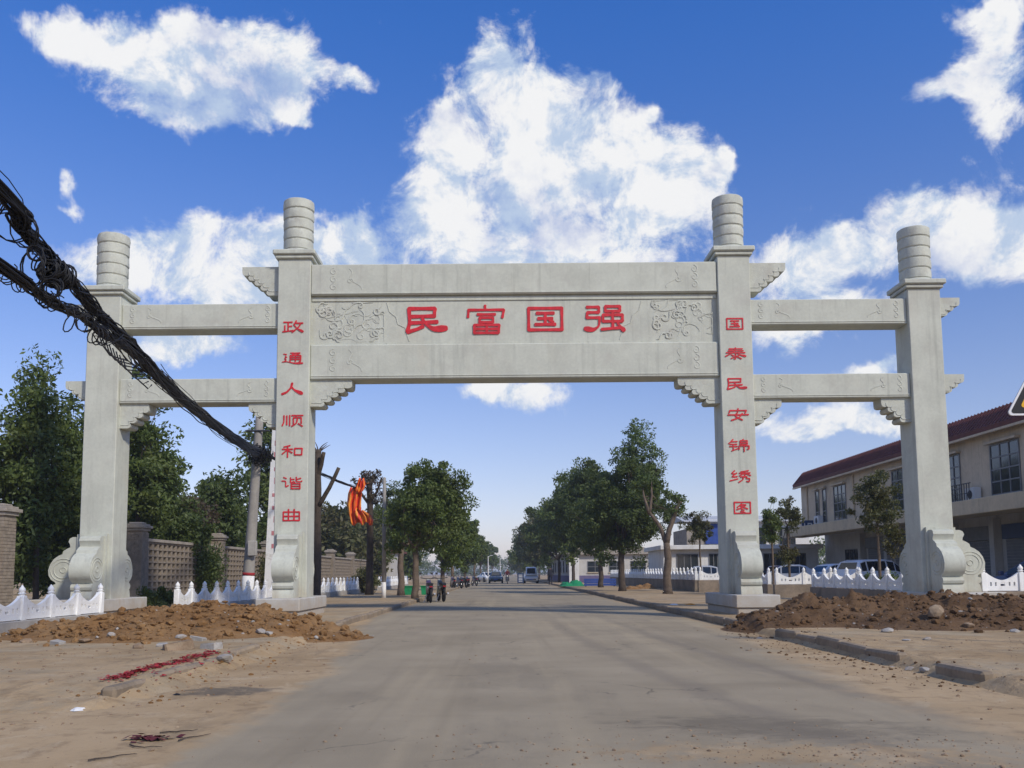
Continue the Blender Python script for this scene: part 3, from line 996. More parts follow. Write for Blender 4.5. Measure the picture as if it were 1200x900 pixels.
# border mouldings on the board
fr = MB().box(-IN + .02, IN - .02, .14, .175, 8.60, 8.70).box(-IN + 2.05, IN - 2.05, .15, .175, 7.382, 7.44)
fr.build('moulding', STONE, nb)
MB().box(-IN + .03, IN - .03, .035, .06, 8.77, 8.80, .005).build('moulding', STONE, ub)
MB().box(-IN + .03, IN - .03, .065, .09, 6.50, 6.53, .005).build('moulding', STONE, lb)
for s in (-1, 1):
    ruyi(s * (IN - .62), 8.82, 9.54, -s, .05, ub)
    ruyi(s * (IN - .62), 6.58, 7.30, -s, .08, lb)
    xa, xb = sorted((s * (IN - .12), s * (IN - 2.0)))
    clouds(xa, xb, 7.46, 8.58, .168, 5 + s, nb, 30)
    # stepped frame line that closes off the carved end of the board
    b = MB()
    q = [(2.05, 8.55), (2.12, 8.3), (2.3, 8.15), (2.35, 7.95), (2.55, 7.85), (2.62, 7.6), (2.66, 7.48)]
    b.tube([(s * (IN - u), .17, v) for u, v in q], .016, 5)
    b.build('carved_line', STONE_C, nb)
    bracket(s * IN, 6.428, -s, 1.12, .72, 5, .16, .72, gate)
    bracket(s * (PIN + PW / 2), 9.58, s, 1.02, .80, 5, .16, .72, gate, 'eave_bracket')
    bracket(s * (POUT + PW / 2), 8.58, s, .62, .50, 3, .2, .68, gate, 'eave_bracket')
    bracket(s * (POUT + PW / 2), 6.46, s, .62, .50, 3, .2, .68, gate, 'eave_bracket')
    # side bays
    a0, a1 = sorted((s * (PIN + PW / 2), s * (POUT - PW / 2)))
    for nm, z0, z1 in (('side_upper_beam', 7.84, 8.54), ('side_lower_beam', 5.82, 6.48)):
        o = MB().box(a0, a1, .10, .76, z0, z1, .022).build(nm, STONE, gate)
        MB().box(a0 + .03, a1 - .03, .085, .11, z0 + .06, z0 + .085, .005).build('moulding', STONE, o)
        ruyi(a0 + .30, z0 + .12, z1 - .04, 1, .10, o)
        ruyi(a1 - .30, z0 + .12, z1 - .04, -1, .10, o)
    bracket(a0, 5.818, 1, .78, .66, 4, .18, .70, gate)
    bracket(a1, 5.818, -1, .78, .66, 4, .18, .70, gate)

for key, px, py in (('min', 500, 375.5), ('fu', 569.5, 374.5), ('guo', 639, 374), ('qiang', 708.5, 373)):
    p = at(px, py, GY + .17)
    W_, H_ = {'min': (1.14, .74), 'fu': (1.06, .78), 'guo': (.98, .68), 'qiang': (1.10, .74)}[key]
    glyph('board_character', key, W_, H_, {'min': .108, 'fu': .078, 'guo': .092, 'qiang': .085}[key], .022, .17, p.x - GX, p.z, nb, RED)
for key, px, py in (('zheng', 343.5, 383), ('tong', 343, 420), ('ren', 342.5, 456), ('shun', 343, 493), ('he', 342.5, 529), ('xie', 342, 566), ('qu', 341.5, 603.5)):
    p = at(px, py, GY)
    glyph('pillar_character', key, .55 if key != 'qu' else .46, .33, {'ren': .06, 'tong': .032, 'xie': .034, 'zheng': .042}.get(key, .040), .014, 0, p.x - GX, p.z, pl_li, RED)
for key, px, py in (('guo', 861, 379.5), ('tai', 862, 414.5), ('min', 863.5, 450), ('an', 865, 486), ('jin', 866, 522), ('xiu', 867.5, 558.5), ('tu', 870, 595)):
    p = at(px, py, GY)
    glyph('pillar_character', key, .46 if key in ('guo', 'tu') else .55, .33, {'tai': .036, 'jin': .034, 'xiu': .036, 'tu': .038}.get(key, .042), .014, 0, p.x - GX, p.z, pl_ri, RED)


# ------------------------------------------------------------------ white concrete fences
def fence_meshes():
    post = MB().box(-.075, .075, -.075, .075, 0, .50, .012)
    post.lathe([(.055, .50), (.06, .53), (.082, .545), (.05, .565), (.062, .59), (.068, .62), (.055, .65), (.03, .68), (.014, .71), (.004, .715)], 10)
    b = MB()
    L = .93
    b.box(0, L, -.035, .035, .02, .15)
    cuts = [(.10, .15), (.24, .29), (.40, .53), (.64, .69), (.78, .83)]
    x = 0
    for a, c in cuts:
        b.box(x, a, -.035, .035, .15, .25)
        x = c
    b.box(x, L, -.035, .035, .15, .25)
    # the wide middle slot is lower than the others
    b.box(.40, .53, -.03, .03, .20, .25)
    top = []
    for i in range(15):
        t = i / 14
        top.append((t * L, .30 + .20 * (abs(2 * t - 1) ** 1.7)))
    poly = [(0, .25), (L, .25)] + top[::-1]
    b.prism(poly, lambda u, v, d: (u, d, v), -.035, .035)
    return post.mesh('fence_post', WHITE_F, True), b.mesh('fence_panel', WHITE_F)


FPOST, FPANEL = fence_meshes()


def fence(label, p0, p1, zb, ground_z, group='white concrete fences', plinth=CONC, pl_w=.24):
    p0, p1 = Vector((*p0, 0)), Vector((*p1, 0))
    L = (p1 - p0).length
    n = max(1, int(round(L / 1.08)))
    d = (p1 - p0) / n
    a = math.atan2(d.y, d.x)
    t = thing('scalloped_fence', label, 'fence', (p0.x, p0.y, ground_z), a, group)
    u = d.length
    MB().box(-.14, n * u + .14, -pl_w / 2, pl_w / 2, -.08, zb - ground_z, .015).build('plinth', plinth, t)
    r = random.Random(int(L * 100))
    for i in range(n + 1):
        o = link('post', FPOST, t, (i * u, 0, zb - ground_z - .003))
        o.rotation_euler = (r.uniform(-.015, .015), r.uniform(-.015, .015), 0)
        if i < n:
            o = link('panel', FPANEL, t, (i * u + .075, 0, zb - ground_z - .004))
            o.scale = ((u - .15) / .93, 1, 1)
    return t


fence('white scalloped concrete fence at the far left beside the dirt mound', (-9.75, 21.75), (-9.9, 15.0), .33, .10)
fence('white scalloped concrete fence between the two left gate pillars', (-9.25, 25.5), (-9.05, 36.5), .33, .12)
fence('white picket-like fence just right of the left inner pillar', (-8.55, 40.5), (-8.5, 57.5), .36, .12)
fence('white fence seen between the left street tree trunks', (-8.4, 60.5), (-8.4, 78), .36, .12)
fence('white fence on a brown planter wall left of the right outer pillar', (11.65, 26.3), (11.65, 33.9), .60, .1, plinth=PLANTER)
fence('white fence panels facing the road just right of the right inner pillar', (11.25, 37.2), (14.6, 37.2), .65, .1, plinth=PLANTER)
fence('white fence running back along the planter behind the right inner pillar', (11.25, 38.3), (11.25, 46.0), .65, .1, plinth=PLANTER)
fence('short white fence end left of the right inner pillar', (10.45, 48), (12.7, 48), .76, .1, plinth=PLANTER)
fence('long white fence on a dark planter wall behind the forked tree', (10.45, 49.1), (10.45, 88), .76, .1, plinth=PLANTER)
fence('short white fence beside the right outer pillar at the right edge', (12.75, 24.0), (13.75, 24.0), .62, .1, plinth=PLANTER)
fence('white fence cut off by the right edge of the photo', (14.15, 24.1), (17.5, 24.1), .66, .1, plinth=PLANTER)


# ------------------------------------------------------------------ brick wall with openwork panels
def lattice_mesh(L, z0, z1, pitch=.44, vp=.235):
    b = MB()
    nz = int(round((z1 - z0) / vp))
    vp = (z1 - z0) / nz
    nx = int(round(L / pitch))
    px_ = L / nx
    b.box(0, L, -.10, .10, 0, z0, .0)
    for j in range(nz):
        z = z0 + j * vp
        for i in range(nx):
            x = i * px_
            b.box(x, x + px_ * .38, -.085, .085, z + .0015, z + vp - .0615)
        b.box(0, L, -.10, .10, z + vp - .06, z + vp)
    return b


def pier_mesh(h):
    """brick courses with recessed joints under a stepped cap"""
    b = MB().box(-.27, .27, -.27, .27, 0, h - .3)
    r = random.Random(int(h * 7))
    nz = int((h - .36) / .085)
    for j in range(nz):
        z = j * .085 + .02
        off = .125 * (j % 2)
        for f in range(4):
            c, s = ((1, 0), (0, 1), (-1, 0), (0, -1))[f]
            x = -.29
            ks = [-.29] + [v for v in (-.04 - off, .21 - off) if -.25 < v < .27] + [.29]
            for a, e in zip(ks, ks[1:]):
                d = .286 + r.uniform(0, .006)
                vs = MB().box(a + .004, e - .004, d - .02, d, z, z + .075)
                vs.v = [(c * u - s * v, s * u + c * v, w) for u, v, w in vs.v]
                b.add(vs.v, vs.f)
    cap = MB()
    cap.box(-.33, .33, -.33, .33, h - .30, h - .21, .01).box(-.39, .39, -.39, .39, h - .209, h - .12, .01).box(-.32, .32, -.32, .32, h - .119, h - .06, .01).box(-.22, .22, -.22, .22, h - .059, h, .02)
    return b.mesh('pier', BRICK), cap.mesh('pier_cap', MORTAR)


PIER, PCAP = pier_mesh(3.0)


def brickwall(label, x, ys, piers):
    t = thing('openwork_brick_wall', label, 'wall', (x, ys[0], .05), math.pi / 2)
    for a, b in zip(ys, ys[1:]):
        L = b - a - .5
        o = lattice_mesh(L, .55, 2.36).build('openwork_panel', BRICK, t, loc=(a - ys[0] + .25, 0, 0))
        MB().box(0, L, -.16, .16, 2.361, 2.47, .01).build('coping', MORTAR, o)
    for y in piers:
        o = link('pier', PIER, t, (y - ys[0], 0, 0))
        link('pier_cap', PCAP, o)
    return t


brickwall('tan openwork brick wall with piers behind the left fence', -12.6, [30.8, 39.4, 48.0, 56.6, 65.2, 73.8, 82.4], [30.8, 39.4, 48.0, 56.6, 65.2, 73.8])
brickwall('tan brick pier and wall end at the far left edge', -12.75, [15.5, 22.6], [22.6])


# ------------------------------------------------------------------ soil mounds and rubble
def mound(label, bumps, x0, x1, y0, y1, m, seed, step=.07):
    def hgt(x, y):
        s = 0
        for cx, cy, h, r in bumps:
            q = ((x - cx) ** 2 + ((y - cy) * .9) ** 2) / (r * r)
            if q < 9:
                s = max(s, h * math.exp(-q)) + .35 * min(s, h * math.exp(-q))
        ed = ss(s, .03, .16)
        nz = .16 * fbm(x + seed, y, 0, 6, 1.3) + .09 * abs(fbm(x, y + seed, 3, 4, 3.8)) + .05 * fbm(x, y, 9, 3, 8.)
        return s + nz * ed * (.35 + min(1, s * 1.6)) - .05 * (1 - ed)
    z = lambda x, y: (gl(x, y) if (x < KL or x > KR) else 0) + hgt(x, y) - .02
    xs, ys = frange(x0, x1, step), frange(y0, y1, step)
    o = sheet('soil_mound', xs, ys, z, m, None)
    # drop the part of the sheet that lies under the ground
    me = o.data
    import bmesh
    bm = bmesh.new()
    bm.from_mesh(me)
    dead = [f for f in bm.faces if all(hgt(v.co.x, v.co.y) < -.03 for v in f.verts)]
    bmesh.ops.delete(bm, geom=dead, context='FACES')
    bm.to_mesh(me)
    bm.free()
    tag(o, label, 'soil mound')
    return z, hgt


ML, HL = mound('orange-brown soil mound with rubble in front of the left pillars',
               [(-7.9, 16.8, .20, 1.2), (-7.2, 18.8, .27, 1.3), (-6.3, 19.8, .33, 1.25), (-6.5, 17.8, .27, 1.3), (-5.4, 18.8, .30, 1.2), (-5.2, 17.0, .25, 1.3), (-4.2, 17.9, .22, 1.0), (-3.4, 17.2, .15, .9), (-6.4, 15.8, .17, 1.1), (-8.4, 18.8, .18, 1.2)],
               -10.2, -1.8, 12.8, 23.2, M_MOUND, 3)
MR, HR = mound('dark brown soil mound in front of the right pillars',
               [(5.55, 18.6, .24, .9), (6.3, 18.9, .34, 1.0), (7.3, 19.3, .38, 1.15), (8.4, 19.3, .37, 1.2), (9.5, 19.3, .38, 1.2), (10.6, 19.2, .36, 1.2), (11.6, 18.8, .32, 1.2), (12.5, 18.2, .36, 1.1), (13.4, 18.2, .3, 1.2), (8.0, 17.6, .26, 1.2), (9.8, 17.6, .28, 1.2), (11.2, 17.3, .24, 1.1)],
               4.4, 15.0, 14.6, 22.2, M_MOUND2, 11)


def rock_geo(r, seed, flat=.7, sub=1):
    import bmesh
    rr = random.Random(seed)
    bm = bmesh.new()
    bmesh.ops.create_icosphere(bm, subdivisions=sub, radius=1)
    ax = (r * rr.uniform(.8, 1.3), r * rr.uniform(.7, 1.1), r * flat * rr.uniform(.7, 1.1))
    vs = []
    for v in bm.verts:
        q = 1 + .28 * mnoise.noise(v.co * 1.3 + Vector((seed * 3.1, 0, 0)))
        c = v.co * q
        # knock some faces flat
        for pl in range(3):
            nrm = Vector((math.sin(seed + pl * 2.1), math.cos(seed * 1.7 + pl), math.sin(pl * 1.3 + seed * .7))).normalized()
            dd = c.dot(nrm) - .62
            if dd > 0:
                c -= nrm * dd
        vs.append((c.x * ax[0], c.y * ax[1], c.z * ax[2]))
    fs = [tuple(v.index for v in f.verts) for f in bm.faces]
    bm.free()
    return vs, fs


ROCK = mat('broken_concrete', (.33, .31, .28), .92, .2, 5, .6, 30, dirt=(.26, .17, .10), dirt_scale=4, dirt_amt=.8)
ROCK2 = mat('earthy_stone', (.24, .17, .11), .95, .25, 5, .6, 30, dirt=(.36, .29, .2), dirt_scale=4, dirt_amt=.6)


def rubble(name, label, zf, hf, box, n, m, seed, rmin, rmax):
    rr = random.Random(seed)
    b = MB()
    base = [rock_geo(1, seed + i, .7) for i in range(7)]
    c = 0
    tries = 0
    while c < n and tries < n * 12:
        tries += 1
        x, y = rr.uniform(box[0], box[1]), rr.uniform(box[2], box[3])
        h = hf(x, y)
        if not (-.03 < h) or (h < .05 and rr.random() > .12):
            continue
        c += 1
        r = rmin * (rmax / rmin) ** (rr.random() ** 2.2)
        vs, fs = base[c % 7]
        a = rr.uniform(0, 6.28)
        ca, sa = math.cos(a), math.sin(a)
        z = zf(x, y) + r * .25 if h > 0 else gl(x, y) + r * .2
        b.add([(x + r * (u * ca - v * sa), y + r * (u * sa + v * ca), z + r * w) for u, v, w in vs], fs)
    o = b.build(name, m, None, False, fix=False)
    o['kind'] = 'stuff'
    o['label'] = label
    return o


rubble('soil_clods', 'loose clods and stones over the left soil mound', ML, HL, (-10, -2, 13, 22.5), 2600, M_MOUND, 21, .015, .10)
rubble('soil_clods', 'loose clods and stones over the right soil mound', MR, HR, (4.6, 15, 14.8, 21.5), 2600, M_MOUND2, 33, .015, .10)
rubble('stone_chips', 'pale stone chips strewn on the right soil mound', MR, HR, (4.6, 15, 14.8, 21.0), 260, ROCK, 41, .012, .06)
rubble('stone_chips', 'pale stone chips strewn on the left soil mound', ML, HL, (-10, -2, 13, 22.5), 200, ROCK, 43, .012, .06)


def on_ground(px, py, zf=None, z=0.13):
    """walk down the pixel's ray until it meets the given surface"""
    d = ray(px, py)
    Y = 4.0
    while Y < 40:
        p = Vector((d.x, d.y, d.z)) * (Y / d.y) + Vector((0, 0, CAM_H))
        g = zf(p.x, p.y) if zf else z
        if p.z <= g:
            return p.x, p.y, g
        Y += .04
    return p.x, p.y, g


def rock(px, py, wpx, label, m, seed, zf, hf, flat=.6, group=None, slab=False):
    x, y, z = on_ground(px, py + 3, lambda a, b: zf(a, b) if hf(a, b) > 0 else gl(a, b))
    r = wpx * .5 * y / F_PX
    b = MB()
    if slab:
        b.box(-r, r, -r * .7, r * .7, -.05, r * .5, .012)
        rr = random.Random(seed)
        b.v = [(u + rr.uniform(-.1, .1) * r, v + rr.uniform(-.1, .1) * r, w + rr.uniform(-.06, .06) * r) for u, v, w in b.v]
    else:
        b.add(*rock_geo(r, seed, flat, 2))
    o = b.build('rubble_rock' if not slab else 'concrete_chunk', m, None, False, loc=(x, y, z + (r * flat * .4 if not slab else .01)))
    o.rotation_euler = (random.Random(seed).uniform(-.15, .15), random.Random(seed + 1).uniform(-.15, .15), random.Random(seed + 2).uniform(-.6, .6))
    tag(o, label, 'rock', group)


rock(1097, 721, 27, 'large brown boulder near the top of the right soil mound', ROCK2, 4, MR, HR, .85)
rock(1135, 733, 12, 'brown stone right of the boulder on the right mound', ROCK2, 5, MR, HR)
rock(1040, 738, 13, 'pale grey stone low on the right mound', ROCK, 6, MR, HR)
rock(1086, 747, 11, 'light stone at the foot of the right mound below the boulder', ROCK, 7, MR, HR, .5)
rock(1062, 748, 10, 'flat light stone at the foot of the right mound', ROCK, 8, MR, HR, .4)
rock(1190, 738, 12, 'pale stone at the right edge of the right mound', ROCK, 9, MR, HR)
rock(889, 747, 9, 'small pale stone on the left end of the right mound', ROCK, 10, MR, HR)
rock(248, 757, 21, 'light grey concrete chunk at the front right of the left mound', ROCK, 12, ML, HL, slab=True)
rock(209, 758, 31, 'long tan concrete block at the foot of the left mound', ROCK2, 13, ML, HL, slab=True)
rock(232, 748, 16, 'grey slab leaning between the concrete pieces of the left mound', ROCK, 14, ML, HL, slab=True)
rock(190, 755, 12, 'dark grey slab left of the long tan block', ROCK, 15, ML, HL, slab=True)
rock(305, 739, 14, 'grey rubble piece near the inner left pillar base', ROCK, 16, ML, HL)
rock(316, 741, 11, 'smaller grey rubble piece next to the inner left pillar', ROCK, 17, ML, HL)
rock(130, 742, 12, 'upright grey stone on the left part of the left mound', ROCK, 18, ML, HL)
rock(68, 752, 15, 'flat dark slab at the left foot of the left mound', ROCK, 19, ML, HL, slab=True)
rock(30, 750, 11, 'dark brown stone at the left end of the left mound', ROCK2, 20, ML, HL)
rock(212, 745, 11, 'pale stone above the long tan block', ROCK, 23, ML, HL)
rock(100, 750, 14, 'brown stone in the middle left of the mound foot', ROCK2, 24, ML, HL)
rock(162, 757, 14, 'earthy stone at the mound foot left of the grey slabs', ROCK2, 25, ML, HL)
FLAT0 = lambda a, b: -1
rock(263, 773, 20, 'rounded pale stone at the end of the left kerb', ROCK, 30, ML, FLAT0, .8)
rock(1066, 783, 15, 'pale broken kerb piece lying by the right kerb', ROCK, 31, MR, FLAT0, .5)
rock(1084, 784, 13, 'second broken kerb piece by the right kerb', ROCK, 34, MR, FLAT0, .5)
rock(1046, 781, 7, 'little stone left of the broken kerb pieces', ROCK, 35, MR, FLAT0, .6)
rock(925, 763, 7, 'small dark stone on the dirt in front of the right kerb', ROCK2, 32, lambda a, b: 0, FLAT0, .7)
rock(878, 762, 12, 'brown clod on the road edge left of the right kerb', ROCK2, 36, lambda a, b: 0, FLAT0, .4)


# red firecracker paper along the left kerb, litter on the dirt
def flakes(name, label, pts, m, sz, seed, lift=.008):
    rr = random.Random(seed)
    b = MB()
    for x, y, z in pts:
        s = sz * rr.uniform(.4, 1.3)
        a, t = rr.uniform(0, 6.28), rr.uniform(-.5, .5)
        u = Vector((math.cos(a), math.sin(a), t * .5)) * s
        v = Vector((-math.sin(a), math.cos(a), rr.uniform(-.4, .4))) * s * rr.uniform(.4, .9)
        c = Vector((x, y, z + lift + rr.uniform(0, .02)))
        b.add([c - u - v * .7, c + u * .8 - v, c + u + v * .8, c - u * .7 + v], [(0, 1, 2, 3)])
    o = b.build(name, m, None, False, fix=False)
    o['kind'] = 'stuff'
    o['label'] = label
    return o


rr = random.Random(5)
pts = []
for i in range(1300):
    t = rr.random()
    gx_, gy_, _ = on_ground(128 + 122 * t, 811 - 37 * t + rr.gauss(0, 1.0), None, .02)
    x, y = gx_ + rr.gauss(0, .05) + (0 if rr.random() < .9 else rr.uniform(-.1, .45)), gy_ + rr.gauss(0, .06)
    pts.append((x, y, max(0, zl(x, y))))
flakes('firecracker_paper', 'shredded red firecracker paper along the left kerb', pts, RED_T, .022, 6)
x, y, z = on_ground(178, 867, None, 0)
pts = [(x + rr.gauss(0, .07), y + rr.gauss(0, .05), 0) for _ in range(60)]
flakes('red_paper_scrap', 'dark red paper scraps on the dirt at the lower left', pts, CLOTHR, .03, 8)


def litter(name, label, px, py, w, m, seed, z=0.0, h=.3):
    x, y, z = on_ground(px, py, None, z)
    r = w * .5 * y / F_PX
    rr = random.Random(seed)
    b = MB()
    n = 9
    vs, fs = [(0, 0, r * h)], []
    for k in range(2):
        for i in range(n):
            a = 2 * math.pi * i / n
            q = r * (.55 if k == 0 else 1) * rr.uniform(.75, 1.2)
            vs.append((q * math.cos(a), q * .8 * math.sin(a), r * h * rr.uniform(.3, .9) if k == 0 else .006))
    for i in range(n):
        fs += [(0, 1 + i, 1 + (i + 1) % n), (1 + i, 1 + n + i, 1 + n + (i + 1) % n, 1 + (i + 1) % n)]
    o = b.add(vs, fs).build(name, m, None, False, loc=(x, y, z))
    tag(o, label, 'litter')


litter('litter_scrap', 'crumpled white plastic scrap on the dirt at lower left', 90, 833, 26, PAPER, 2)
litter('litter_scrap', 'small white paper on the left pavement', 29, 795, 8, PAPER, 3, .05)
litter('litter_scrap', 'grey plastic bag on the left pavement edge', 48, 792, 24, CONC, 6, .05, .25)
litter('litter_scrap', 'orange litter on the right pavement near the inner pillar', 809, 709, 13, ORANGE, 4, .13)
litter('litter_scrap', 'pale litter on the right pavement left of the orange one', 790, 709, 11, PAPER, 5, .13)
litter('litter_scrap', 'white paper scrap on the right pavement by the pillar base', 838, 712, 7, PAPER, 7, .13)
litter('litter_scrap', 'dark rag lying on the dirt left of the road', 207, 815, 9, BLACK, 9, 0, .5)
# twigs raked into the lower left dirt
for i, (x0, y0, x1, y1) in enumerate([(192, 861, 235, 857), (205, 871, 246, 862), (110, 893, 160, 885), (150, 876, 185, 878)]):
    a, b_ = on_ground(x0, y0, None, 0), on_ground(x1, y1, None, 0)
    P = [Vector(a).lerp(Vector(b_), t / 6) + Vector((rr.uniform(-.03, .03), rr.uniform(-.03, .03), .012)) for t in range(7)]
    o = MB().tube([p - P[0] for p in P], [.006, .006, .005, .005, .004, .003, .002], 5).build('twig', BARK_D, None, loc=P[0])
    tag(o, ['thin dry twig on the dirt right of the red scraps', 'longer twig pointing at the road edge', 'twig at the bottom left edge', 'short twig left of the red scraps'][i], 'twig')


# gravel thrown on the road near the camera
def gravel():
    rr = random.Random(77)
    b = MB()
    base = [rock_geo(1, 60 + i, .7) for i in range(5)]
    for i in range(800):
        if i < 620:
            x = rr.gauss(2.2, 1.5)
            y = 6.3 - .12 * x + rr.gauss(0, .45)
        else:
            x, y = rr.uniform(-3.4, 4.6), 5 + 14 * rr.random() ** 1.5
        r = .005 * (3.6 ** (rr.random() ** 3))
        vs, fs = base[i % 5]
        b.add([(x + r * u, y + r * v, r * .3 + r * w) for u, v, w in vs], fs)
    o = b.build('gravel', ROCK2, None, False, fix=False)
    o['kind'] = 'stuff'
    o['label'] = 'loose gravel and grit scattered on the road near the viewer'


gravel()


def crumbs(label, n, seed, pick, m, rmin, rmax):
    rr = random.Random(seed)
    b = MB()
    base = [rock_geo(1, seed + i, .7) for i in range(5)]
    for i in range(n):
        x, y = pick(rr)
        r = rmin * (rmax / rmin) ** (rr.random() ** 2.6)
        vs, fs = base[i % 5]
        z = max(0, gl(x, y)) if (x < KL + .6 or x > KR - .6) else 0
        b.add([(x + r * u, y + r * v, z + r * .2 + r * w) for u, v, w in vs], fs)
    o = b.build('soil_crumbs', m, None, False, fix=False)
    o['kind'] = 'stuff'
    o['label'] = label


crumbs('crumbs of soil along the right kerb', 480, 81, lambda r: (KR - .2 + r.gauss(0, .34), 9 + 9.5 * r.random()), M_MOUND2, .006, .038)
crumbs('crumbs of soil along the left kerb', 420, 82, lambda r: (KL + .1 + r.gauss(0, .3), 8.4 + 9.5 * r.random()), M_MOUND, .006, .034)
crumbs('small stones and clods scattered on the left dirt', 700, 83, lambda r: (-2.4 - 5.5 * r.random(), 5.5 + 8 * r.random()), ROCK2, .005, .028)
crumbs('small stones scattered on the right dirt shoulder', 500, 84, lambda r: (3.6 + 7 * r.random(), 7 + 7.5 * r.random()), ROCK2, .005, .028)


# ------------------------------------------------------------------ trees
def leaf_mesh(name, cl, per, size, m, seed, squash=.8):
    """cl: array of (x,y,z,r) clumps"""
    g = np.random.default_rng(seed)
    cl = np.asarray(cl, float)
    n = len(cl) * per
    c = np.repeat(cl, per, axis=0)
    off = g.normal(size=(n, 3))
    off /= np.linalg.norm(off, axis=1, keepdims=True) + 1e-9
    off *= (g.random((n, 1)) ** .45)
    p = c[:, :3] + off * c[:, 3:4] * np.array([1, 1, squash])
    u = g.normal(size=(n, 3))
    u[:, 2] -= .35
    u /= np.linalg.norm(u, axis=1, keepdims=True)
    w = np.cross(u, g.normal(size=(n, 3)))
    w /= np.linalg.norm(w, axis=1, keepdims=True) + 1e-9
    s = size * (.55 + .9 * g.random((n, 1)))
    a = p - u * s
    b = p + w * s * .42
    d = p + u * s
    e = p - w * s * .42
    V = np.stack([a, b, d, e], 1).reshape(-1, 3).astype(np.float32)
    me = bpy.data.meshes.new(name)
    me.vertices.add(len(V))
    me.vertices.foreach_set('co', V.ravel())
    me.loops.add(n * 4)
    me.loops.foreach_set('vertex_index', np.arange(n * 4, dtype=np.int32))
    me.polygons.add(n)
    me.polygons.foreach_set('loop_start', np.arange(0, n * 4, 4, dtype=np.int32))
    me.polygons.foreach_set('loop_total', np.full(n, 4, dtype=np.int32))
    me.update(calc_edges=True)
    me.materials.append(m)
    return me


def crown_clumps(ells, n, cr, seed, shell=.5):
    g = np.random.default_rng(seed)
    vol = np.array([e[3] * e[4] * e[5] for e in ells]) ** .8
    idx = g.choice(len(ells), n, p=vol / vol.sum())
    out = []
    for i in idx:
        e = ells[i]
        v = g.normal(size=3)
        v /= np.linalg.norm(v)
        r = g.random() ** shell
        r *= 1 + .16 * g.normal()
        out.append((e[0] + v[0] * e[3] * r, e[1] + v[1] * e[4] * r, e[2] + v[2] * e[5] * r, cr * (.6 + .8 * g.random())))
    return out


def limb(b, p0, p1, r0, r1, rr, bend=.12, n=6, seg=6):
    p0, p1 = Vector(p0), Vector(p1)
    L = (p1 - p0).length
    pts, rad = [], []
    o = Vector((rr.uniform(-1, 1), rr.uniform(-1, 1), rr.uniform(-.2, .5))) * bend * L
    for i in range(seg + 1):
        t = i / seg
        pts.append(p0.lerp(p1, t) + o * math.sin(math.pi * t) + Vector((rr.uniform(-1, 1), rr.uniform(-1, 1), 0)) * r0 * .15)
        rad.append(r0 + (r1 - r0) * t)
    b.tube(pts, rad, n)
    return pts


def tree(label, x, y, h_trunk, r_trunk, ells, n, per, cr, size, lm, seed, bark=BARK, group=None, name='street_tree', lean=(0, 0), z0=.1, whitewash=0, nl=12, cat='tree', forks=None, shell=.5, airy=None):
    rr = random.Random(seed)
    t = thing(name, label, cat, (x, y, z0), 0, group)
    b = MB()
    top = Vector((lean[0], lean[1], h_trunk))
    tp = []
    rad = []
    for i in range(8):
        f = i / 7
        tp.append(Vector((0, 0, -.1)).lerp(top, f) + Vector((rr.uniform(-1, 1), rr.uniform(-1, 1), 0)) * r_trunk * .25 * (0 < i < 7))
        rad.append(r_trunk * (1.28 if i == 0 else 1.0 - .3 * f))
    b.tube(tp, rad, 9)
    cl = crown_clumps(ells, n, cr, seed, shell)
    if forks:
        for (fx, fy, fz, fr) in forks:
            limb(b, top - Vector((0, 0, .12)), (fx, fy, fz), fr, fr * .6, rr, .08)
    starts = [Vector(f[:3]) for f in forks] if forks else [top]
    for i in range(nl):
        c = Vector(cl[rr.randrange(len(cl))][:3])
        s = min(starts, key=lambda q: (q - c).length)
        P = limb(b, s - Vector((0, 0, .08)), c, r_trunk * .42, r_trunk * .07, rr, .14, 5)
        for j in range(2):
            c2 = Vector(cl[rr.randrange(len(cl))][:3])
            if (c2 - P[3]).length < 2.2 * cr + 1.2:
                limb(b, P[3], c2, r_trunk * .18, r_trunk * .04, rr, .15, 4, 4)
    if airy:
        ca = crown_clumps(airy, 95, .34, seed + 9, .42)
        for i in range(10):
            limb(b, top, ca[i][:3], r_trunk * .3, r_trunk * .04, rr, .1, 5)
        link('upper_crown', leaf_mesh('upper_crown', ca, 42, .085, LF_LITE, seed + 11), t)
    tr = b.build('trunk', bark, t, 2, fix=False)
    if whitewash:
        wb = MB().lathe([(r_trunk * 1.30, -.05), (r_trunk * 1.12, whitewash * .4), (r_trunk * 1.09, whitewash)], 12)
        wb.build('whitewash_band', WHITEP, tr, 2)
    link('crown', leaf_mesh('crown', cl, per, size, lm, seed + 5), t)
    return t


def ell_px(x0, y0, x1, y1, Y, ox, oy, depth=None, z0=.1):
    """crown ellipsoid from its outline box in the picture at distance Y, relative to the tree's foot"""
    a, b = at(x0, (y0 + y1) / 2, Y), at(x1, (y0 + y1) / 2, Y)
    t, u = at((x0 + x1) / 2, y0, Y), at((x0 + x1) / 2, y1, Y)
    rx = (b.x - a.x) / 2
    rz = max(.5, abs(t.z - u.z) / 2)
    rx = max(.4, abs(rx))
    return ((a.x + b.x) / 2 - ox, Y - oy, (t.z + u.z) / 2 - z0, rx, depth or rx, rz)


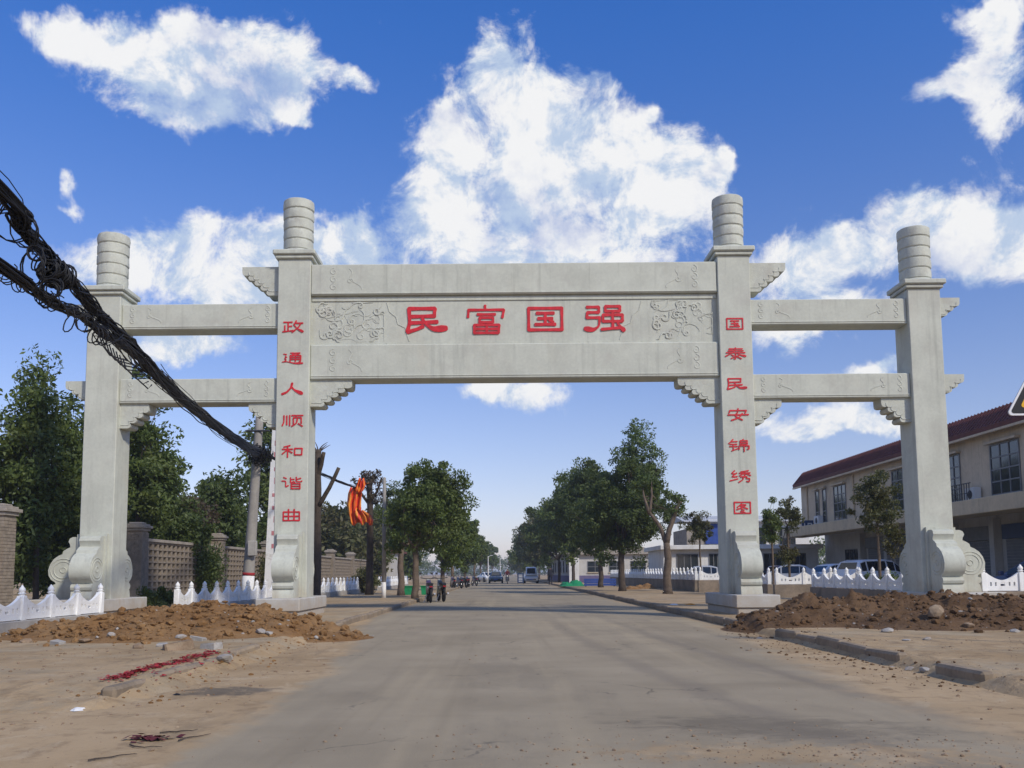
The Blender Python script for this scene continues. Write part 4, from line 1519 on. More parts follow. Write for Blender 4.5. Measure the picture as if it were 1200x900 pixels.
# trees behind the brick wall on the left
def wood(label, px, top, Y, wpx, lm, seed, low=650, n=90, per=150, size=.085, cr=.55, name='tree'):
    x = xat(px, Y)
    size, cr = size * max(1, Y / 32), cr * max(1, Y / 36)
    E = ell_px(px - wpx, top, px + wpx, low, Y, x, Y, 1.6)
    E2 = (E[0], E[1], E[2] + E[5] * .35, E[3] * .7, E[4] * .7, E[5] * .62)
    tree(label, x, Y, max(1.2, E[2] - E[5] * .3), .10, [E, E2, (E[0], E[1], E[2] - E[5] * .35, E[3] * 1.05, E[4], E[5] * .55)], n, per, cr, size, lm, seed, BARK_D, 'trees behind the brick wall', name, nl=14)


wood('tall airy light green tree at the far left behind the brick wall', 42, 420, 28, 42, LF_MID, 101, 640, 95, 110)
wood('dark leafy tree cut off by the left edge', 2, 488, 27.5, 46, LF_DARK, 102, 690, 90, 150)
wood('dark leafy tree just left of the left outer pillar', 82, 470, 30, 40, LF_DARK, 103, 690, 110, 150)
wood('tall tree showing between the left side beams', 160, 420, 36, 34, LF_MID, 104, 640, 100, 140)
wood('light green bushy tree right of the left outer pillar', 182, 515, 38, 34, LF_LITE, 105, 655, 80, 150)
wood('russet-leaved tree over the brick wall', 215, 578, 42, 30, LF_RED, 106, 660, 75, 150)
wood('dark green tree left of the utility pole', 258, 540, 47, 32, LF_DARK, 107, 668, 90, 150)
wood('loose tree beside the inner left pillar bracket', 312, 485, 56, 26, LF_MID, 108, 660, 70, 110)
wood('dark shaded tree filling the gap left of the outer pillar', 60, 560, 33, 50, LF_DARK, 110, 690, 110, 160)
wood('dark tree low behind the wall under the russet tree', 190, 590, 44, 46, LF_DARK, 111, 690, 90, 160)
wood('dark tree low behind the wall beside the pole', 280, 590, 54, 40, LF_DARK, 112, 690, 90, 160)
wood('light olive bush tree right of the inner left pillar', 392, 592, 78, 24, LF_OLIVE, 113, 668, 70, 130, .10)
wood('dull green tree behind the red cloth', 428, 600, 95, 26, LF_OLIVE, 114, 672, 70, 130, .10)
wood('green tree behind the concrete lamp pole', 462, 590, 120, 30, LF_DARK, 115, 672, 70, 130, .12)

x = xat(213, 37.6)
tree('dark foliage spilling over the brick wall below the russet tree', x, 37.6, 1.6, .07, [ell_px(182, 592, 246, 652, 37.0, x, 37.6, 1.3), ell_px(200, 600, 240, 665, 36.6, x, 37.6, .8)], 60, 150, .4, .08, LF_DARK, 121, BARK_D, 'trees behind the brick wall', 'tree', nl=8)

# left street trees
tree('round-crowned street tree behind the parked motorcycles on the left', xat(487, 40), 40, 2.3, .17,
     [ell_px(462, 542, 545, 640, 40, xat(487, 40), 40), ell_px(455, 570, 515, 650, 40, xat(487, 40), 40), ell_px(505, 570, 560, 655, 41, xat(487, 40), 40), ell_px(480, 538, 525, 590, 40, xat(487, 40), 40)],
     150, 190, .42, .075, LF_MID, 201, BARK, 'street trees on the left', nl=14)
tree('darker street tree left of the round-crowned one', xat(470, 46), 46, 2.6, .19,
     [ell_px(450, 555, 500, 655, 46, xat(470, 46), 46), ell_px(465, 560, 520, 640, 47, xat(470, 46), 46)], 90, 170, .42, .08, LF_DARK, 202, BARK, 'street trees on the left')
for i, (Y, px, tp, w) in enumerate([(60, 519, 578, 36), (76, 530, 596, 26), (96, 545, 615, 20), (122, 556, 632, 16), (155, 563, 642, 13), (200, 571, 648, 11), (260, 577, 652, 9)]):
    x = xat(px, Y)
    tree(['third street tree of the left row', 'fourth street tree of the left row', 'fifth street tree of the left row', 'sixth street tree of the left row', 'small far street tree on the left', 'smaller far street tree on the left near the end of the road', 'farthest street tree on the left'][i],
         x, Y, 2.4, .17, [ell_px(px - w, tp, px + w, 662, Y, x, Y), ell_px(px - w * .6, tp - 4, px + w * .8, 640, Y, x, Y)], 80, 150 if Y < 100 else 90, .5, .09 + Y * .0008, LF_DARK if i % 2 else LF_MID, 210 + i, BARK, 'street trees on the left')

# right street trees
x = xat(729, 52)
tree('big dark street tree with a tall loose top on the right', x, 52, 2.6, .22,
     [ell_px(690, 535, 778, 640, 52, x, 52), ell_px(700, 560, 782, 650, 52, x, 52), ell_px(712, 528, 776, 590, 52, x, 52), ell_px(672, 565, 730, 655, 52, x, 52)], 270, 190, .48, .085, LF_DARK, 301, BARK_D, 'street trees on the right', nl=18, airy=[ell_px(714, 497, 777, 565, 52, x, 52), ell_px(724, 494, 770, 535, 52, x, 52)])
x = xat(782, 45)
tree('forked pruned street tree with two thick limbs left of the right inner pillar', x, 45, 2.55, .23,
     [ell_px(738, 545, 790, 612, 46, x, 45), ell_px(783, 576, 806, 606, 45, x, 45, .6)], 40, 120, .36, .075, LF_MID, 302, BARK, 'street trees on the right', nl=5,
     forks=[(xat(763, 45) - x, .1, at(763, 600, 45).z - .1, .13), (xat(799, 45) - x, -.1, at(799, 588, 45).z - .1, .15)])
x = xat(704, 66)
tree('street tree left of the big dark one on the right', x, 66, 2.9, .2,
     [ell_px(652, 548, 728, 656, 66, x, 66), ell_px(670, 535, 715, 600, 66, x, 66)], 200, 170, .58, .105, LF_DARK, 303, BARK_D, 'street trees on the right')
for i, (Y, px, b) in enumerate([(84, 672, (636, 558, 696, 660)), (104, 655, (616, 580, 674, 662)), (130, 643, (604, 604, 658, 664)), (165, 632, (600, 624, 644, 666)), (215, 622, (599, 638, 628, 665)), (280, 614, (598, 650, 618, 668))]):
    x = xat(px, Y)
    tree(['fourth street tree of the right row', 'fifth street tree of the right row', 'sixth street tree of the right row above the walking person', 'seventh street tree of the right row', 'small far street tree on the right', 'farthest street tree on the right'][i],
         x, Y, 2.6, .18, [ell_px(*b, Y, x, Y), ell_px(b[0] + 8, b[1] - 3, b[2] - 4, b[3] - 20, Y, x, Y)], 140, 140 if Y < 110 else 90, .55 + Y * .002, .09 + Y * .0009, (LF_MID, LF_DARK, LF_OLIVE)[i % 3], 320 + i, BARK_D, 'street trees on the right')

# young trees in the planters on the right
for i, (px, Y, b, lm, lab) in enumerate([
        (821, 50.5, (803, 600, 838, 640), LF_OLIVE, 'small round-headed tree in the planter left of the right inner pillar'),
        (906, 41, (893, 584, 912, 645), LF_MID, 'slim young tree hugging the right inner pillar'),
        (925, 42, (911, 583, 942, 628), LF_OLIVE, 'young tree right of the right inner pillar'),
        (1031, 33, (1000, 556, 1056, 640), LF_OLIVE, 'bushy young tree in front of the maroon-roofed building')]):
    x = xat(px, Y)
    es = [ell_px(*b, Y, x, Y)]
    if i == 3:
        es += [ell_px(1018, 555, 1045, 600, Y, x, Y), ell_px(1040, 610, 1062, 660, Y, x, Y)]
    if i == 2:
        es += [ell_px(912, 640, 935, 665, Y, x, Y)]
    tree(lab, x, Y, es[0][2] - es[0][5] * .5, .06, es, 40 if i < 3 else 70, 110, .26, .062, lm, 401 + i, BARK, 'young trees in the planters', 'young_tree', nl=9, z0=.2 if i < 3 else .3, shell=.7)


def bush(label, px0, px1, py, Y, h, lm, seed, z0, size=.05, n=26, per=90, flat=1.):
    x0, x1 = xat(px0, Y), xat(px1, Y)
    x = (x0 + x1) / 2
    t = thing('shrub', label, 'shrub', (x, Y, z0), 0, 'low shrubs')
    w = (x1 - x0) / 2
    cl = crown_clumps([(0, 0, h * .5, w, .5, h * .5)], n, h * .25, seed)
    cl = [(a, b, max(.08, c), r) for a, b, c, r in cl]
    link('foliage', leaf_mesh('foliage', cl, per, size, lm, seed), t)
    rr = random.Random(seed)
    b = MB()
    for i in range(5):
        c = Vector(cl[i][:3])
        limb(b, (rr.uniform(-.1, .1), 0, -.05), c, .015, .005, rr, .1, 5, 4)
    b.build('stem', BARK, t, fix=False)


bush('green shrub behind the white fence near the right outer pillar', 1032, 1056, 680, 29, .75, LF_MID, 501, .3)
bush('small green shrub behind the white fence left of the bushy tree', 1006, 1028, 680, 31, .7, LF_MID, 502, .3)
bush('dark clipped shrub at the foot of the brick wall', 162, 205, 690, 29.0, .75, LF_DARK, 503, .1, .06, 36, 110)
bush('climbing shrub on the brick wall left of the utility pole', 233, 250, 650, 37, 2.6, LF_DARK, 504, .1, .07, 40, 110)
bush('leafy shrub at the brick wall right of the utility pole', 308, 320, 660, 40, 2.0, LF_OLIVE, 505, .1, .07, 26, 90)
bush('grey-green shrub behind the white fence right of the inner pillar', 415, 442, 670, 53, 1.5, LF_OLIVE, 506, .1, .08, 40, 90)
bush('weeds at the foot of the left brick wall', 205, 232, 695, 30, .4, LF_OLIVE, 507, .1, .05, 20, 70)


# ------------------------------------------------------------------ pruned trunks, poles, cables, red cloth
def pruned(label, px, Y, top_py, r, branches, seed, lm=None):
    x = xat(px, Y)
    t = thing('pruned_tree', label, 'tree', (x, Y, .1), 0, 'pruned street trees')
    rr = random.Random(seed)
    zt = at(px, top_py, Y).z - .1
    b = MB()
    tp = [Vector((rr.uniform(-.03, .03), rr.uniform(-.03, .03), -.1 + (zt + .1) * i / 8)) for i in range(9)]
    b.tube(tp, [r * (1.25 if i == 0 else 1 - .25 * i / 8) for i in range(9)], 10)
    ends = []
    for (bx0, by0, bx1, by1, br) in branches:
        p0 = at(bx0, by0, Y) - Vector((x, Y, .1))
        p1 = at(bx1, by1, Y - .3) - Vector((x, Y, .1))
        p0.y = 0
        limb(b, p0, p1, br, br * .75, rr, .1, 8)
        ends.append(p1)
    for i in range(7):
        s = Vector((0, 0, zt - .1))
        limb(b, s, s + Vector((rr.uniform(-.8, .8), rr.uniform(-.6, .6), rr.uniform(.0, .6))), r * .22, r * .05, rr, .15, 5)
    b.build('trunk', BARK_D, t, 2, fix=False)
    if lm:
        cl = crown_clumps([(0, 0, zt, .9, .7, .5), (0.3, 0, zt - .8, .6, .5, .6)], 26, .3, seed)
        link('crown', leaf_mesh('crown', cl, 60, .07, lm, seed), t)
    return t


pruned('dark bare pruned trunk right behind the inner left pillar', 371, 31, 527, .15, [(372, 595, 397, 548, .085), (371, 560, 379, 530, .09)], 601)
pruned('pruned street tree trunk holding the red cloth', 433, 48, 562, .20, [(432, 590, 417, 566, .08), (433, 590, 447, 560, .07)], 602, LF_RED)

POLE_Y = 33.2
pb = at(289, 690, POLE_Y)
pt = at(305, 478, POLE_Y)
up = thing('utility_pole', 'leaning concrete utility pole left of the inner left pillar', 'pole', (pb.x, POLE_Y, .1))
base, tip = Vector((0, 0, -.1)), Vector((pt.x - pb.x, 0, pt.z - .1))
MB().tube([base.lerp(tip, i / 8) for i in range(9)], [.222 - .08 * i / 8 for i in range(9)], 14).build('shaft', POLE, up, 2)
q0, q1 = base.lerp(tip, .012), base.lerp(tip, .16)
MB().tube([q0, q1], [.226, .217], 14).build('white_band', WHITEP, up, 2)
q2 = base.lerp(tip, .175)
MB().tube([q1 + (q2 - q1) * .02, q2], [.222, .221], 14).build('red_band', RED_T, up, 2)
bx = base.lerp(tip, .31)
MB().box(bx.x - .02, bx.x + .30, -.34, -.17, bx.z - .4, bx.z + .15, .02).build('meter_box', CONC, up)
MB().tube([base.lerp(tip, .88) + Vector((-.45, -.16, 0)), base.lerp(tip, .88) + Vector((.45, -.16, 0))], .035, 8).build('cross_arm', DARKM, up)
near_pole = thing('utility_pole', 'concrete utility pole outside the photo carrying the near cable end', 'pole', (-5.1, 2.6, -.05))
MB().lathe([(.19, 0), (.13, 6.6), (.05, 6.65)], 14).build('shaft', POLE, near_pole, 2)

lp = at(450.5, 560, 41)
l2 = thing('concrete_post', 'slim concrete post beside the red cloth on the left', 'pole', (lp.x, 41, .1))
MB().lathe([(.10, -.1), (.075, lp.z - .1), (.02, lp.z - .07)], 10).build('shaft', POLE, l2, 2)
MB().lathe([(.103, .0), (.099, .75)], 10).build('white_band', WHITEP, l2, 2)


def spline(P, n):
    """Catmull-Rom through the points"""
    P = [Vector(p) for p in P]
    P = [P[0] * 2 - P[1]] + P + [P[-1] * 2 - P[-2]]
    out = []
    for i in range(1, len(P) - 2):
        a, b, c, d = P[i - 1:i + 3]
        for k in range(n):
            t = k / n
            out.append(.5 * ((2 * b) + (c - a) * t + (2 * a - 5 * b + 4 * c - d) * t * t + (3 * b - a - 3 * c + d) * t ** 3))
    out.append(P[-2])
    return out


def cpath(px):
    out = []
    for x, y in px:
        f = x / 305
        Y = 1 / ((1 - f) / 9.0 + f / (POLE_Y - .2))
        out.append(at(x, y, Y))
    return out


UPPER = [Vector((-5.1, 2.5, 6.1))] + cpath([(0, 222), (17, 247), (28, 268), (44, 288), (60, 305), (84, 331), (106, 357), (127, 378), (154, 403), (182, 432), (212, 463), (240, 486), (266, 505), (290, 521), (305, 528)])
LOWER = [Vector((-5.1, 2.5, 4.6))] + cpath([(0, 311), (21, 325), (42, 342), (70, 357), (95, 369), (114, 385), (130, 396), (154, 413), (182, 440), (212, 469), (240, 492), (266, 511), (290, 528), (305, 535)])
CABLE = mat('cable_sheath', (.010, .010, .011), .55, .4, 20, 0, spec=.3)
CABLE_G = mat('worn_cable', (.04, .04, .042), .6, .4, 20, 0, spec=.4)


def strands(b, P, n, spread, r0, seed, sag=0., wob=1.):
    rr = random.Random(seed)
    for s in range(n):
        ph, tw = rr.uniform(0, 6.28), rr.uniform(.12, .5) * rr.choice((-1, 1))
        rad = spread * math.sqrt(rr.random())
        o2 = rr.uniform(0, 50)
        pts = []
        for i, p in enumerate(P):
            a = ph + tw * i
            w = rad * (.75 + .6 * mnoise.noise(Vector((i * .25, o2, 0))) * wob)
            f = math.sin(math.pi * i / (len(P) - 1))
            pts.append(p + Vector((math.cos(a) * w, 0.35 * math.cos(a + 1) * w, math.sin(a) * w - sag * rr.uniform(0, 1) * 0 * f)))
        b.tube(pts, r0 * rr.uniform(.6, 1.25), 5)


UP_S, LO_S = spline(UPPER, 6), spline(LOWER, 6)
cb = MB()
strands(cb, UP_S, 34, .095, .012, 1)
strands(cb, UP_S[:48], 12, .13, .010, 31)
cable = cb.build('cable_bundle', CABLE, None, 2, fix=False)
tag(cable, 'thick black bundle of overhead cables sloping down from the upper left corner to the pole', 'cable')
cb = MB()
strands(cb, LO_S, 30, .095, .012, 2)
strands(cb, LO_S[36:], 14, .17, .010, 22)
cable2 = cb.build('cable_bundle', CABLE, None, 2, fix=False)
tag(cable2, 'lower black cable bundle sagging beside the upper one at the left', 'cable')
cb = MB()
strands(cb, [p + Vector((.06, -.08, -.05)) for p in UP_S[60:]], 7, .16, .009, 12)
cb.build('grey_strands', CABLE_G, cable, 2, fix=False)['kind'] = 'stuff'


def helix(b, c, ax, rad, length, turns, r, rr, ell=1.):
    ax = ax.normalized()
    u = ax.orthogonal().normalized()
    v = ax.cross(u)
    n = int(turns * 14)
    pts = []
    for i in range(n + 1):
        t = i / n
        a = 2 * math.pi * turns * t
        k = rad * (1 + .18 * math.sin(i * .37) + rr.uniform(-.04, .04))
        pts.append(c + ax * (t - .5) * length + u * math.cos(a) * k * ell + v * math.sin(a) * k)
    b.tube(pts, r, 5)


rr = random.Random(9)
cb = MB()
c = at(66, 318, 10.4)
axv = (UP_S[40] - UP_S[30])
for i in range(7):
    helix(cb, c + Vector((rr.uniform(-.05, .05), rr.uniform(-.06, .06), rr.uniform(-.05, .06))), axv + Vector((rr.uniform(-.2, .2), rr.uniform(-.2, .2), rr.uniform(-.2, .2))), rr.uniform(.03, .12), .46, 11, .012, rr)
for i in range(3):
    helix(cb, at(60 + i * 3, 340, 10.2) + Vector((0, rr.uniform(-.1, .1), 0)), Vector((rr.uniform(-1, 1), 1.2, rr.uniform(-.4, .4))), rr.uniform(.08, .14), .12, 3, .008, rr)
cb.build('cable_coil', CABLE, cable, 2, fix=False)['kind'] = 'stuff'
cb = MB()
for i, (px, py, r, tn) in enumerate([(10, 262, .17, 2), (22, 262, .20, 1.5), (40, 312, .19, 2), (46, 306, .12, 2), (3, 240, .11, 3), (48, 300, .1, 3)]):
    helix(cb, at(px, py, 9.6) + Vector((0, rr.uniform(-.1, .1), 0)), Vector((rr.uniform(-.6, .6), 1, rr.uniform(-.5, .5))), r, .10, tn, .009, rr, rr.uniform(.7, 1.2))
cb.build('cable_loop', CABLE, cable, 2, fix=False)['kind'] = 'stuff'
cb = MB()
for i, (px, py, r, tn) in enumerate([(12, 322, .09, 3), (30, 336, .09, 3), (48, 348, .08, 3), (84, 374, .12, 1.3), (60, 352, .09, 2), (102, 378, .09, 2), (118, 394, .10, 3)]):
    helix(cb, at(px, py, 10.4) + Vector((0, rr.uniform(-.1, .1), 0)), Vector((rr.uniform(-.5, .5), 1, rr.uniform(-.5, .5))), r, .25, tn, .008, rr, rr.uniform(.8, 1.4))
for s in range(8):      # ragged ends and hanging sheath at the middle
    p = at(116 + s * 4, 392 + s * 4, 12.4)
    cb.tube([p, p + Vector((.05, 0, -.15)), p + Vector((.16 + .03 * s, 0, -.30 - .02 * s)), p + Vector((.38, .1, -.36))], .010, 5)
cb.build('cable_loop', CABLE, cable2, 2, fix=False)['kind'] = 'stuff'
# knot of cable and a splice box on the pole, then the run on behind the pillar to the pruned tree
cb = MB()
c = at(303, 533, POLE_Y - .35)
for i in range(9):
    helix(cb, c + Vector((rr.uniform(-.25, .3), rr.uniform(-.1, .1), rr.uniform(-.2, .2))), Vector((1, rr.uniform(-.5, .5), rr.uniform(-.5, .2))), rr.uniform(.12, .3), .5, 4, .016, rr)
cb.build('cable_knot', CABLE, cable2, 2, fix=False)['kind'] = 'stuff'
Pn = [at(305, 530, POLE_Y - .2), at(345, 548, 35), at(378, 556, 40), at(400, 565, 44), at(418, 571, 47.5)]
cb = MB()
strands(cb, spline(Pn, 6), 9, .10, .018, 4)
o = cb.build('cable_bundle', CABLE, None, 2, fix=False)
tag(o, 'black cable run from behind the inner left pillar to the red cloth', 'cable')


def cloth():
    Y = 47.2
    t = thing('red_cloth', 'bright red and orange cloth hung from the pruned trunk', 'cloth', at(418, 615, Y))
    o0 = at(418, 615, Y)
    b = MB()
    rows = [(417, 572, 16), (413, 585, 20), (413, 596, 20), (420, 605, 16), (426, 613, 20)]

    def panel(rows, seed, m, yo):
        P = []
        n = 14
        for j in range(4 * (len(rows) - 1) + 1):
            f = j / 4
            i = min(int(f), len(rows) - 2)
            u = f - i
            cx, cy, w = [rows[i][k] * (1 - u) + rows[i + 1][k] * u for k in range(3)]
            for s in range(n):
                v = s / (n - 1)
                p = at(cx + (v - .5) * w, cy + 2 * math.sin(v * 7 + seed), Y) - o0
                p.y += .13 * math.sin(v * 16 + j * .25 + seed) + yo
                P.append(p)
        m_ = 4 * (len(rows) - 1) + 1
        F = [(j * n + s, j * n + s + 1, (j + 1) * n + s + 1, (j + 1) * n + s) for j in range(m_ - 1) for s in range(n - 1)]
        o = MB().add(P, F).build('drape', m, t, 2, fix=False)
        sm = o.modifiers.new('solid', 'SOLIDIFY')
        sm.thickness = .015
    panel([(417, 570, 12), (416, 578, 17), (415, 590, 17), (416, 601, 14), (418, 614, 12)], 0, SILK, 0)
    panel([(420, 597, 11), (426, 603, 18), (430, 609, 15), (431, 614, 11)], 2, SILK, -.15)
    panel([(424, 562, 5), (424, 570, 9), (421, 577, 10)], 4, SILK, -.1)
    cb = MB().tube([at(433, 566, 47.8) - o0, at(424, 568, 47.2) - o0, at(416, 572, 47.1) - o0], .03, 6)
    cb.build('tie', SILK, t)


cloth()

# white roadside board seen between the pole and the pillar
a, b_ = at(311, 640, 37), at(332, 640, 37)
t = thing('roadside_board', 'tall white board with faded red marks behind the inner left pillar', 'board', ((a.x + b_.x) / 2, 37, .1))
hw = (b_.x - a.x) / 2
zt = at(320, 498, 37).z - .1
MB().prism([(-hw * 1.05, 0), (hw, 0), (hw, zt), (-hw * .35, zt)], lambda u, v, d: (u, d, v), -.12, .12).build('panel', WHITEP, t)
PINK = mat('faded_red', (.50, .20, .21), .8, .3, 8, 0)
m_ = MB()
rr = random.Random(4)
for i in range(9):
    z = zt * (.3 + .65 * i / 9)
    m_.box(-hw * .3 + rr.uniform(0, .1), -hw * .3 + .14 + rr.uniform(0, .15), -.127, -.119, z, z + rr.uniform(.1, .3))
m_.build('faded_mark', PINK, t)


# ------------------------------------------------------------------ buildings
def window(parent, fx, y0, y1, z0, z1, nrm, bars=(2, 3), m=FRAMEM, horizontal=False):
    """window on a wall x = fx (faces nrm = -1 / +1 along x) or, if horizontal, on a wall y = fx facing -y"""
    if horizontal:
        T = lambda u, d, z: (u, fx - d, z)
    else:
        T = lambda u, d, z: (fx + nrm * d, u, z)

    def bx(b, u0, u1, d0, d1, za, zb):
        q = MB().box(u0, u1, d0, d1, za, zb)
        b.add([T(*v) for v in q.v], q.f)
    w = MB()
    bx(w, y0 - .06, y1 + .06, .005, .05, z0 - .06, z0)
    bx(w, y0 - .06, y1 + .06, .005, .05, z1, z1 + .06)
    bx(w, y0 - .06, y0, .005, .05, z0, z1)
    bx(w, y1, y1 + .06, .005, .05, z0, z1)
    for i in range(1, bars[0]):
        u = y0 + (y1 - y0) * i / bars[0]
        bx(w, u - .03, u + .03, .012, .045, z0, z1)
    for i in range(1, bars[1]):
        z = z0 + (z1 - z0) * i / bars[1]
        bx(w, y0, y1, .014, .04, z - .03, z + .03)
    o = w.build('window', m, parent)
    g = MB()
    bx(g, y0, y1, .006, .012, z0, z1)
    g.build('pane', GLASS, o)
    s = MB()
    bx(s, y0 - .1, y1 + .1, .005, .14, z0 - .13, z0 - .062)
    s.build('sill', CREAM2, o)
    return o


BX = 22.0
T = thing('shop_building', 'two-storey cream building with maroon roof and shops below on the right', 'building', (BX, 0, .0))
Y0, Y1 = 18.0, 66.0
MB().box(0, 9, Y0, Y1, 3.9, 7.5).build('upper_wall', CREAM, T)
MB().box(1.6, 9, Y0, Y1, -.1, 3.899).build('lower_wall', GREYW, T)
rf = MB().prism([(-.45, 7.35), (-.5, 7.55), (.25, 8.45), (.5, 8.45), (.5, 8.2), (9.2, 8.2), (9.2, 7.501), (0, 7.501), (-.1, 7.35)], lambda u, v, d: (u, d, v), Y0 - .3, Y1 + .4).build('roof', MAROON, T)
# tile rolls down the mansard
tl = MB()
y = Y0
while y < Y1:
    tl.tube([(-.5, y, 7.57), (.25, y, 8.47)], .035, 5)
    y += .3
tl.build('tile_rolls', MAROON, rf)['kind'] = 'stuff'
MB().box(-.5, -.36, Y0 - .3, Y1 + .4, 7.24, 7.345).build('gutter', CREAM, rf)
MB().box(-1.5, -.001, Y0, Y1, 3.62, 4.28, .02).build('canopy', CREAM2, T)
for y0, y1 in ((57.4, 59.4), (62.3, 62.9), (60.9, 61.5), (52.2, 53.4), (48.4, 50.4), (42.9, 44.6), (37.9, 40.1), (32.5, 34.7), (26, 28.2), (21, 23)):
    window(T, 0, y0, y1, 4.55, 6.72, -1, (3, 4) if y1 - y0 > 1 else (1, 3))
    MB().box(-.25, -.001, y0 - .15, y1 + .15, 6.80, 6.90, .01).build('window_hood', CREAM, T)
for y in (45.6, 56.0, 64.6, 35.8):
    MB().tube([(-.06, y, 4.29), (-.06, y, 7.2)], .055, 8).build('drainpipe', CREAM2, T)
for y in (61.9, 45.0, 41.4, 51.2):
    o = MB().box(-.42, -.06, y - .42, y + .42, 4.34, 4.98, .02).build('air_conditioner', WHITEW, T)
    MB().lathe([(.20, 0), (.20, .012), (.03, .02)], 16).xf(Matrix.Translation((-.422, y - .08, 4.66)) @ Matrix.Rotation(-math.pi / 2, 4, 'Y')).build('fan_grille', DARKM, o)
o = MB()
for k in range(9):
    y = 41.0 + k * .22
    o.box(-.62, -.59, y, y + .03, 4.30, 5.15)
o.box(-.63, -.58, 40.9, 43.0, 5.15, 5.19).box(-.63, -.58, 40.9, 43.0, 4.7, 4.73)
o.build('balcony_rail', DARKM, T)
y = Y0 + .5
i = 0
while y < Y1 - 3.6:
    MB().box(1.2, 1.59, y, y + .4, 0, 3.6).build('shop_pier', GREYW, T)
    if i % 3 != 1:
        s = MB()
        for k in range(16):
            s.box(1.50, 1.56 + .02 * (k % 2), y + .5, y + 3.5, .2 + k * .15, .2 + k * .15 + .14)
        s.build('roller_shutter', SHUTTER, T)
        MB().box(1.35, 1.58, y + .45, y + 3.55, 2.62, 3.3).build('shop_fascia', (SHUTTER, SHUTTER, NAVY)[i % 3], T)
    else:
        w = window(T, 1.59, y + .5, y + 3.5, .35, 2.6, -1, (4, 2))
    y += 4.0
    i += 1
# navy blade sign near the far end of the building
sp = at(946.5, 619, 62.5)
t = thing('blade_sign', 'navy blue projecting sign with white marks at the corner of the cream building', 'sign', (sp.x, 62.5, sp.z))
MB().box(-.40, .40, -.08, .08, -.55, .55, .02).build('panel', NAVY, t)
k = MB()
for (a0, a1, z0, z1) in ((-.26, -.20, -.2, .34), (-.30, -.10, .1, .16), (-.02, .04, -.3, .36), (.22, .28, -.34, .36), (.02, .24, .30, .36), (.03, .23, .10, .15), (.03, .23, -.08, -.03), (-.3, .3, -.47, -.43)):
    k.box(a0, a1, -.088, -.079, z0, z1)
k.build('white_mark', PAPER, t)
MB().box(.40, BX - sp.x + .05, -.02, .02, .3, .36).build('bracket_arm', DARKM, t)
MB().box(.40, BX - sp.x + .05, -.02, .02, -.3, -.24).build('bracket_arm', DARKM, t)

# one-storey shop row facing the viewer behind the right inner pillar
SY = 66.0
x0, x1 = xat(778, SY), xat(960, SY)
T = thing('low_shop', 'pale one-storey shop row with dark windows behind the right inner pillar', 'building', (x0, SY, 0))
Wd = x1 - x0
zt = at(800, 639, SY).z
MB().box(0, Wd, 0, 7, -.1, zt - .32).build('wall', WHITEW, T)
MB().box(-.3, Wd + .2, -.55, 7.2, zt - .319, zt, .02).build('roof_slab', WHITEW, T)
for a, b_ in ((794, 818), (832, 846), (860, 884), (896, 916), (924, 944)):
    ua, ub_ = xat(a, SY) - x0, xat(b_, SY) - x0
    window(T, 0, ua, ub_, .55, at(800, 650, SY).z, -1, (3, 1), horizontal=True)
U = thing('set_back_house', 'upper house with blue wall and pale sheet roof above the low shop', 'building', (xat(806, 76), 76, 0))
wU = xat(950, 76) - xat(806, 76)
zu = at(840, 607, 76).z
ub1 = xat(832, 76) - xat(806, 76)
MB().box(0, ub1, 0, 6, -.1, zu - .9).build('wall', MORTAR, U)
MB().box(ub1, wU, 0, 6, -.1, zu - .12).build('wall', WHITEW, U)
MB().box(ub1 - .3, ub1 + 1.1, -.12, -.001, zu - 2.2, zu - .5).build('blue_hoarding', BLUEP, U)
r = MB().prism([(-.6, zu - .35), (-.6, zu - .28), (3, zu + .35), (7, zu + .1), (7, zu - .1)], lambda u, v, d: (d, u, v), -.4, wU + .3)
r.build('roof', CORR, U)
for a in (880, 915):
    u = xat(a, 76) - xat(806, 76)
    window(U, 0, u, u + 1.3, zu - 2.3, zu - .9, -1, (2, 2), horizontal=True)
MB().box(xat(888, 76) - xat(806, 76), wU - .3, -.6, -.002, zu - 3.1, zu - 2.75).build('awning', MAROON, U)

# long low building farther up the right side
LY0, LY1 = 100., 150.
lx = xat(668, LY0)
T = thing('roadside_hall', 'long low grey hall with violet skirting and white end pier far on the right', 'building', (lx, LY0, 0))
zh = at(668, 650, LY0).z
MB().box(0, 9, 0, LY1 - LY0, .9, zh).build('wall', GREYW, T)
MB().box(-.06, 9.06, -.06, LY1 - LY0, -.1, .899).build('skirting', PURPLE, T)
MB().prism([(-.6, zh + .001), (9.6, zh + .001), (9.6, zh + .25), (4.5, zh + 2.0), (-.6, zh + .25)], lambda u, v, d: (u, d, v), -.5, LY1 - LY0 + .5).build('roof', MORTAR, T)
MB().box(-.1, 1.0, -.2, -.061, 0, zh - .02).build('white_pier', WHITEW, T)
for k in range(8):
    window(T, 0, 4 + k * 5.5, 6 + k * 5.5, 1.3, zh - .6, -1, (2, 2))
for k in range(3):
    window(T, 0, 2 + k * 2.4, 3.6 + k * 2.4, 1.3, zh - .8, -1, (2, 2), horizontal=True)
# walls and roofs at the far left behind the street trees
T = thing('roadside_house', 'plain grey house glimpsed behind the left street trees', 'building', (-22, 95, 0))
MB().box(0, 10, 0, 12, -.1, 3.6).build('wall', GREYW, T)
MB().prism([(-.4, 3.601), (10.4, 3.601), (10.4, 3.8), (5, 5.4), (-.4, 3.8)], lambda u, v, d: (u, d, v), -.5, 12.5).build('roof', MAROON, T)
for k in range(3):
    window(T, 0, 1.5 + k * 3, 3 + k * 3, 1.2, 2.8, -1, (2, 2), horizontal=True)


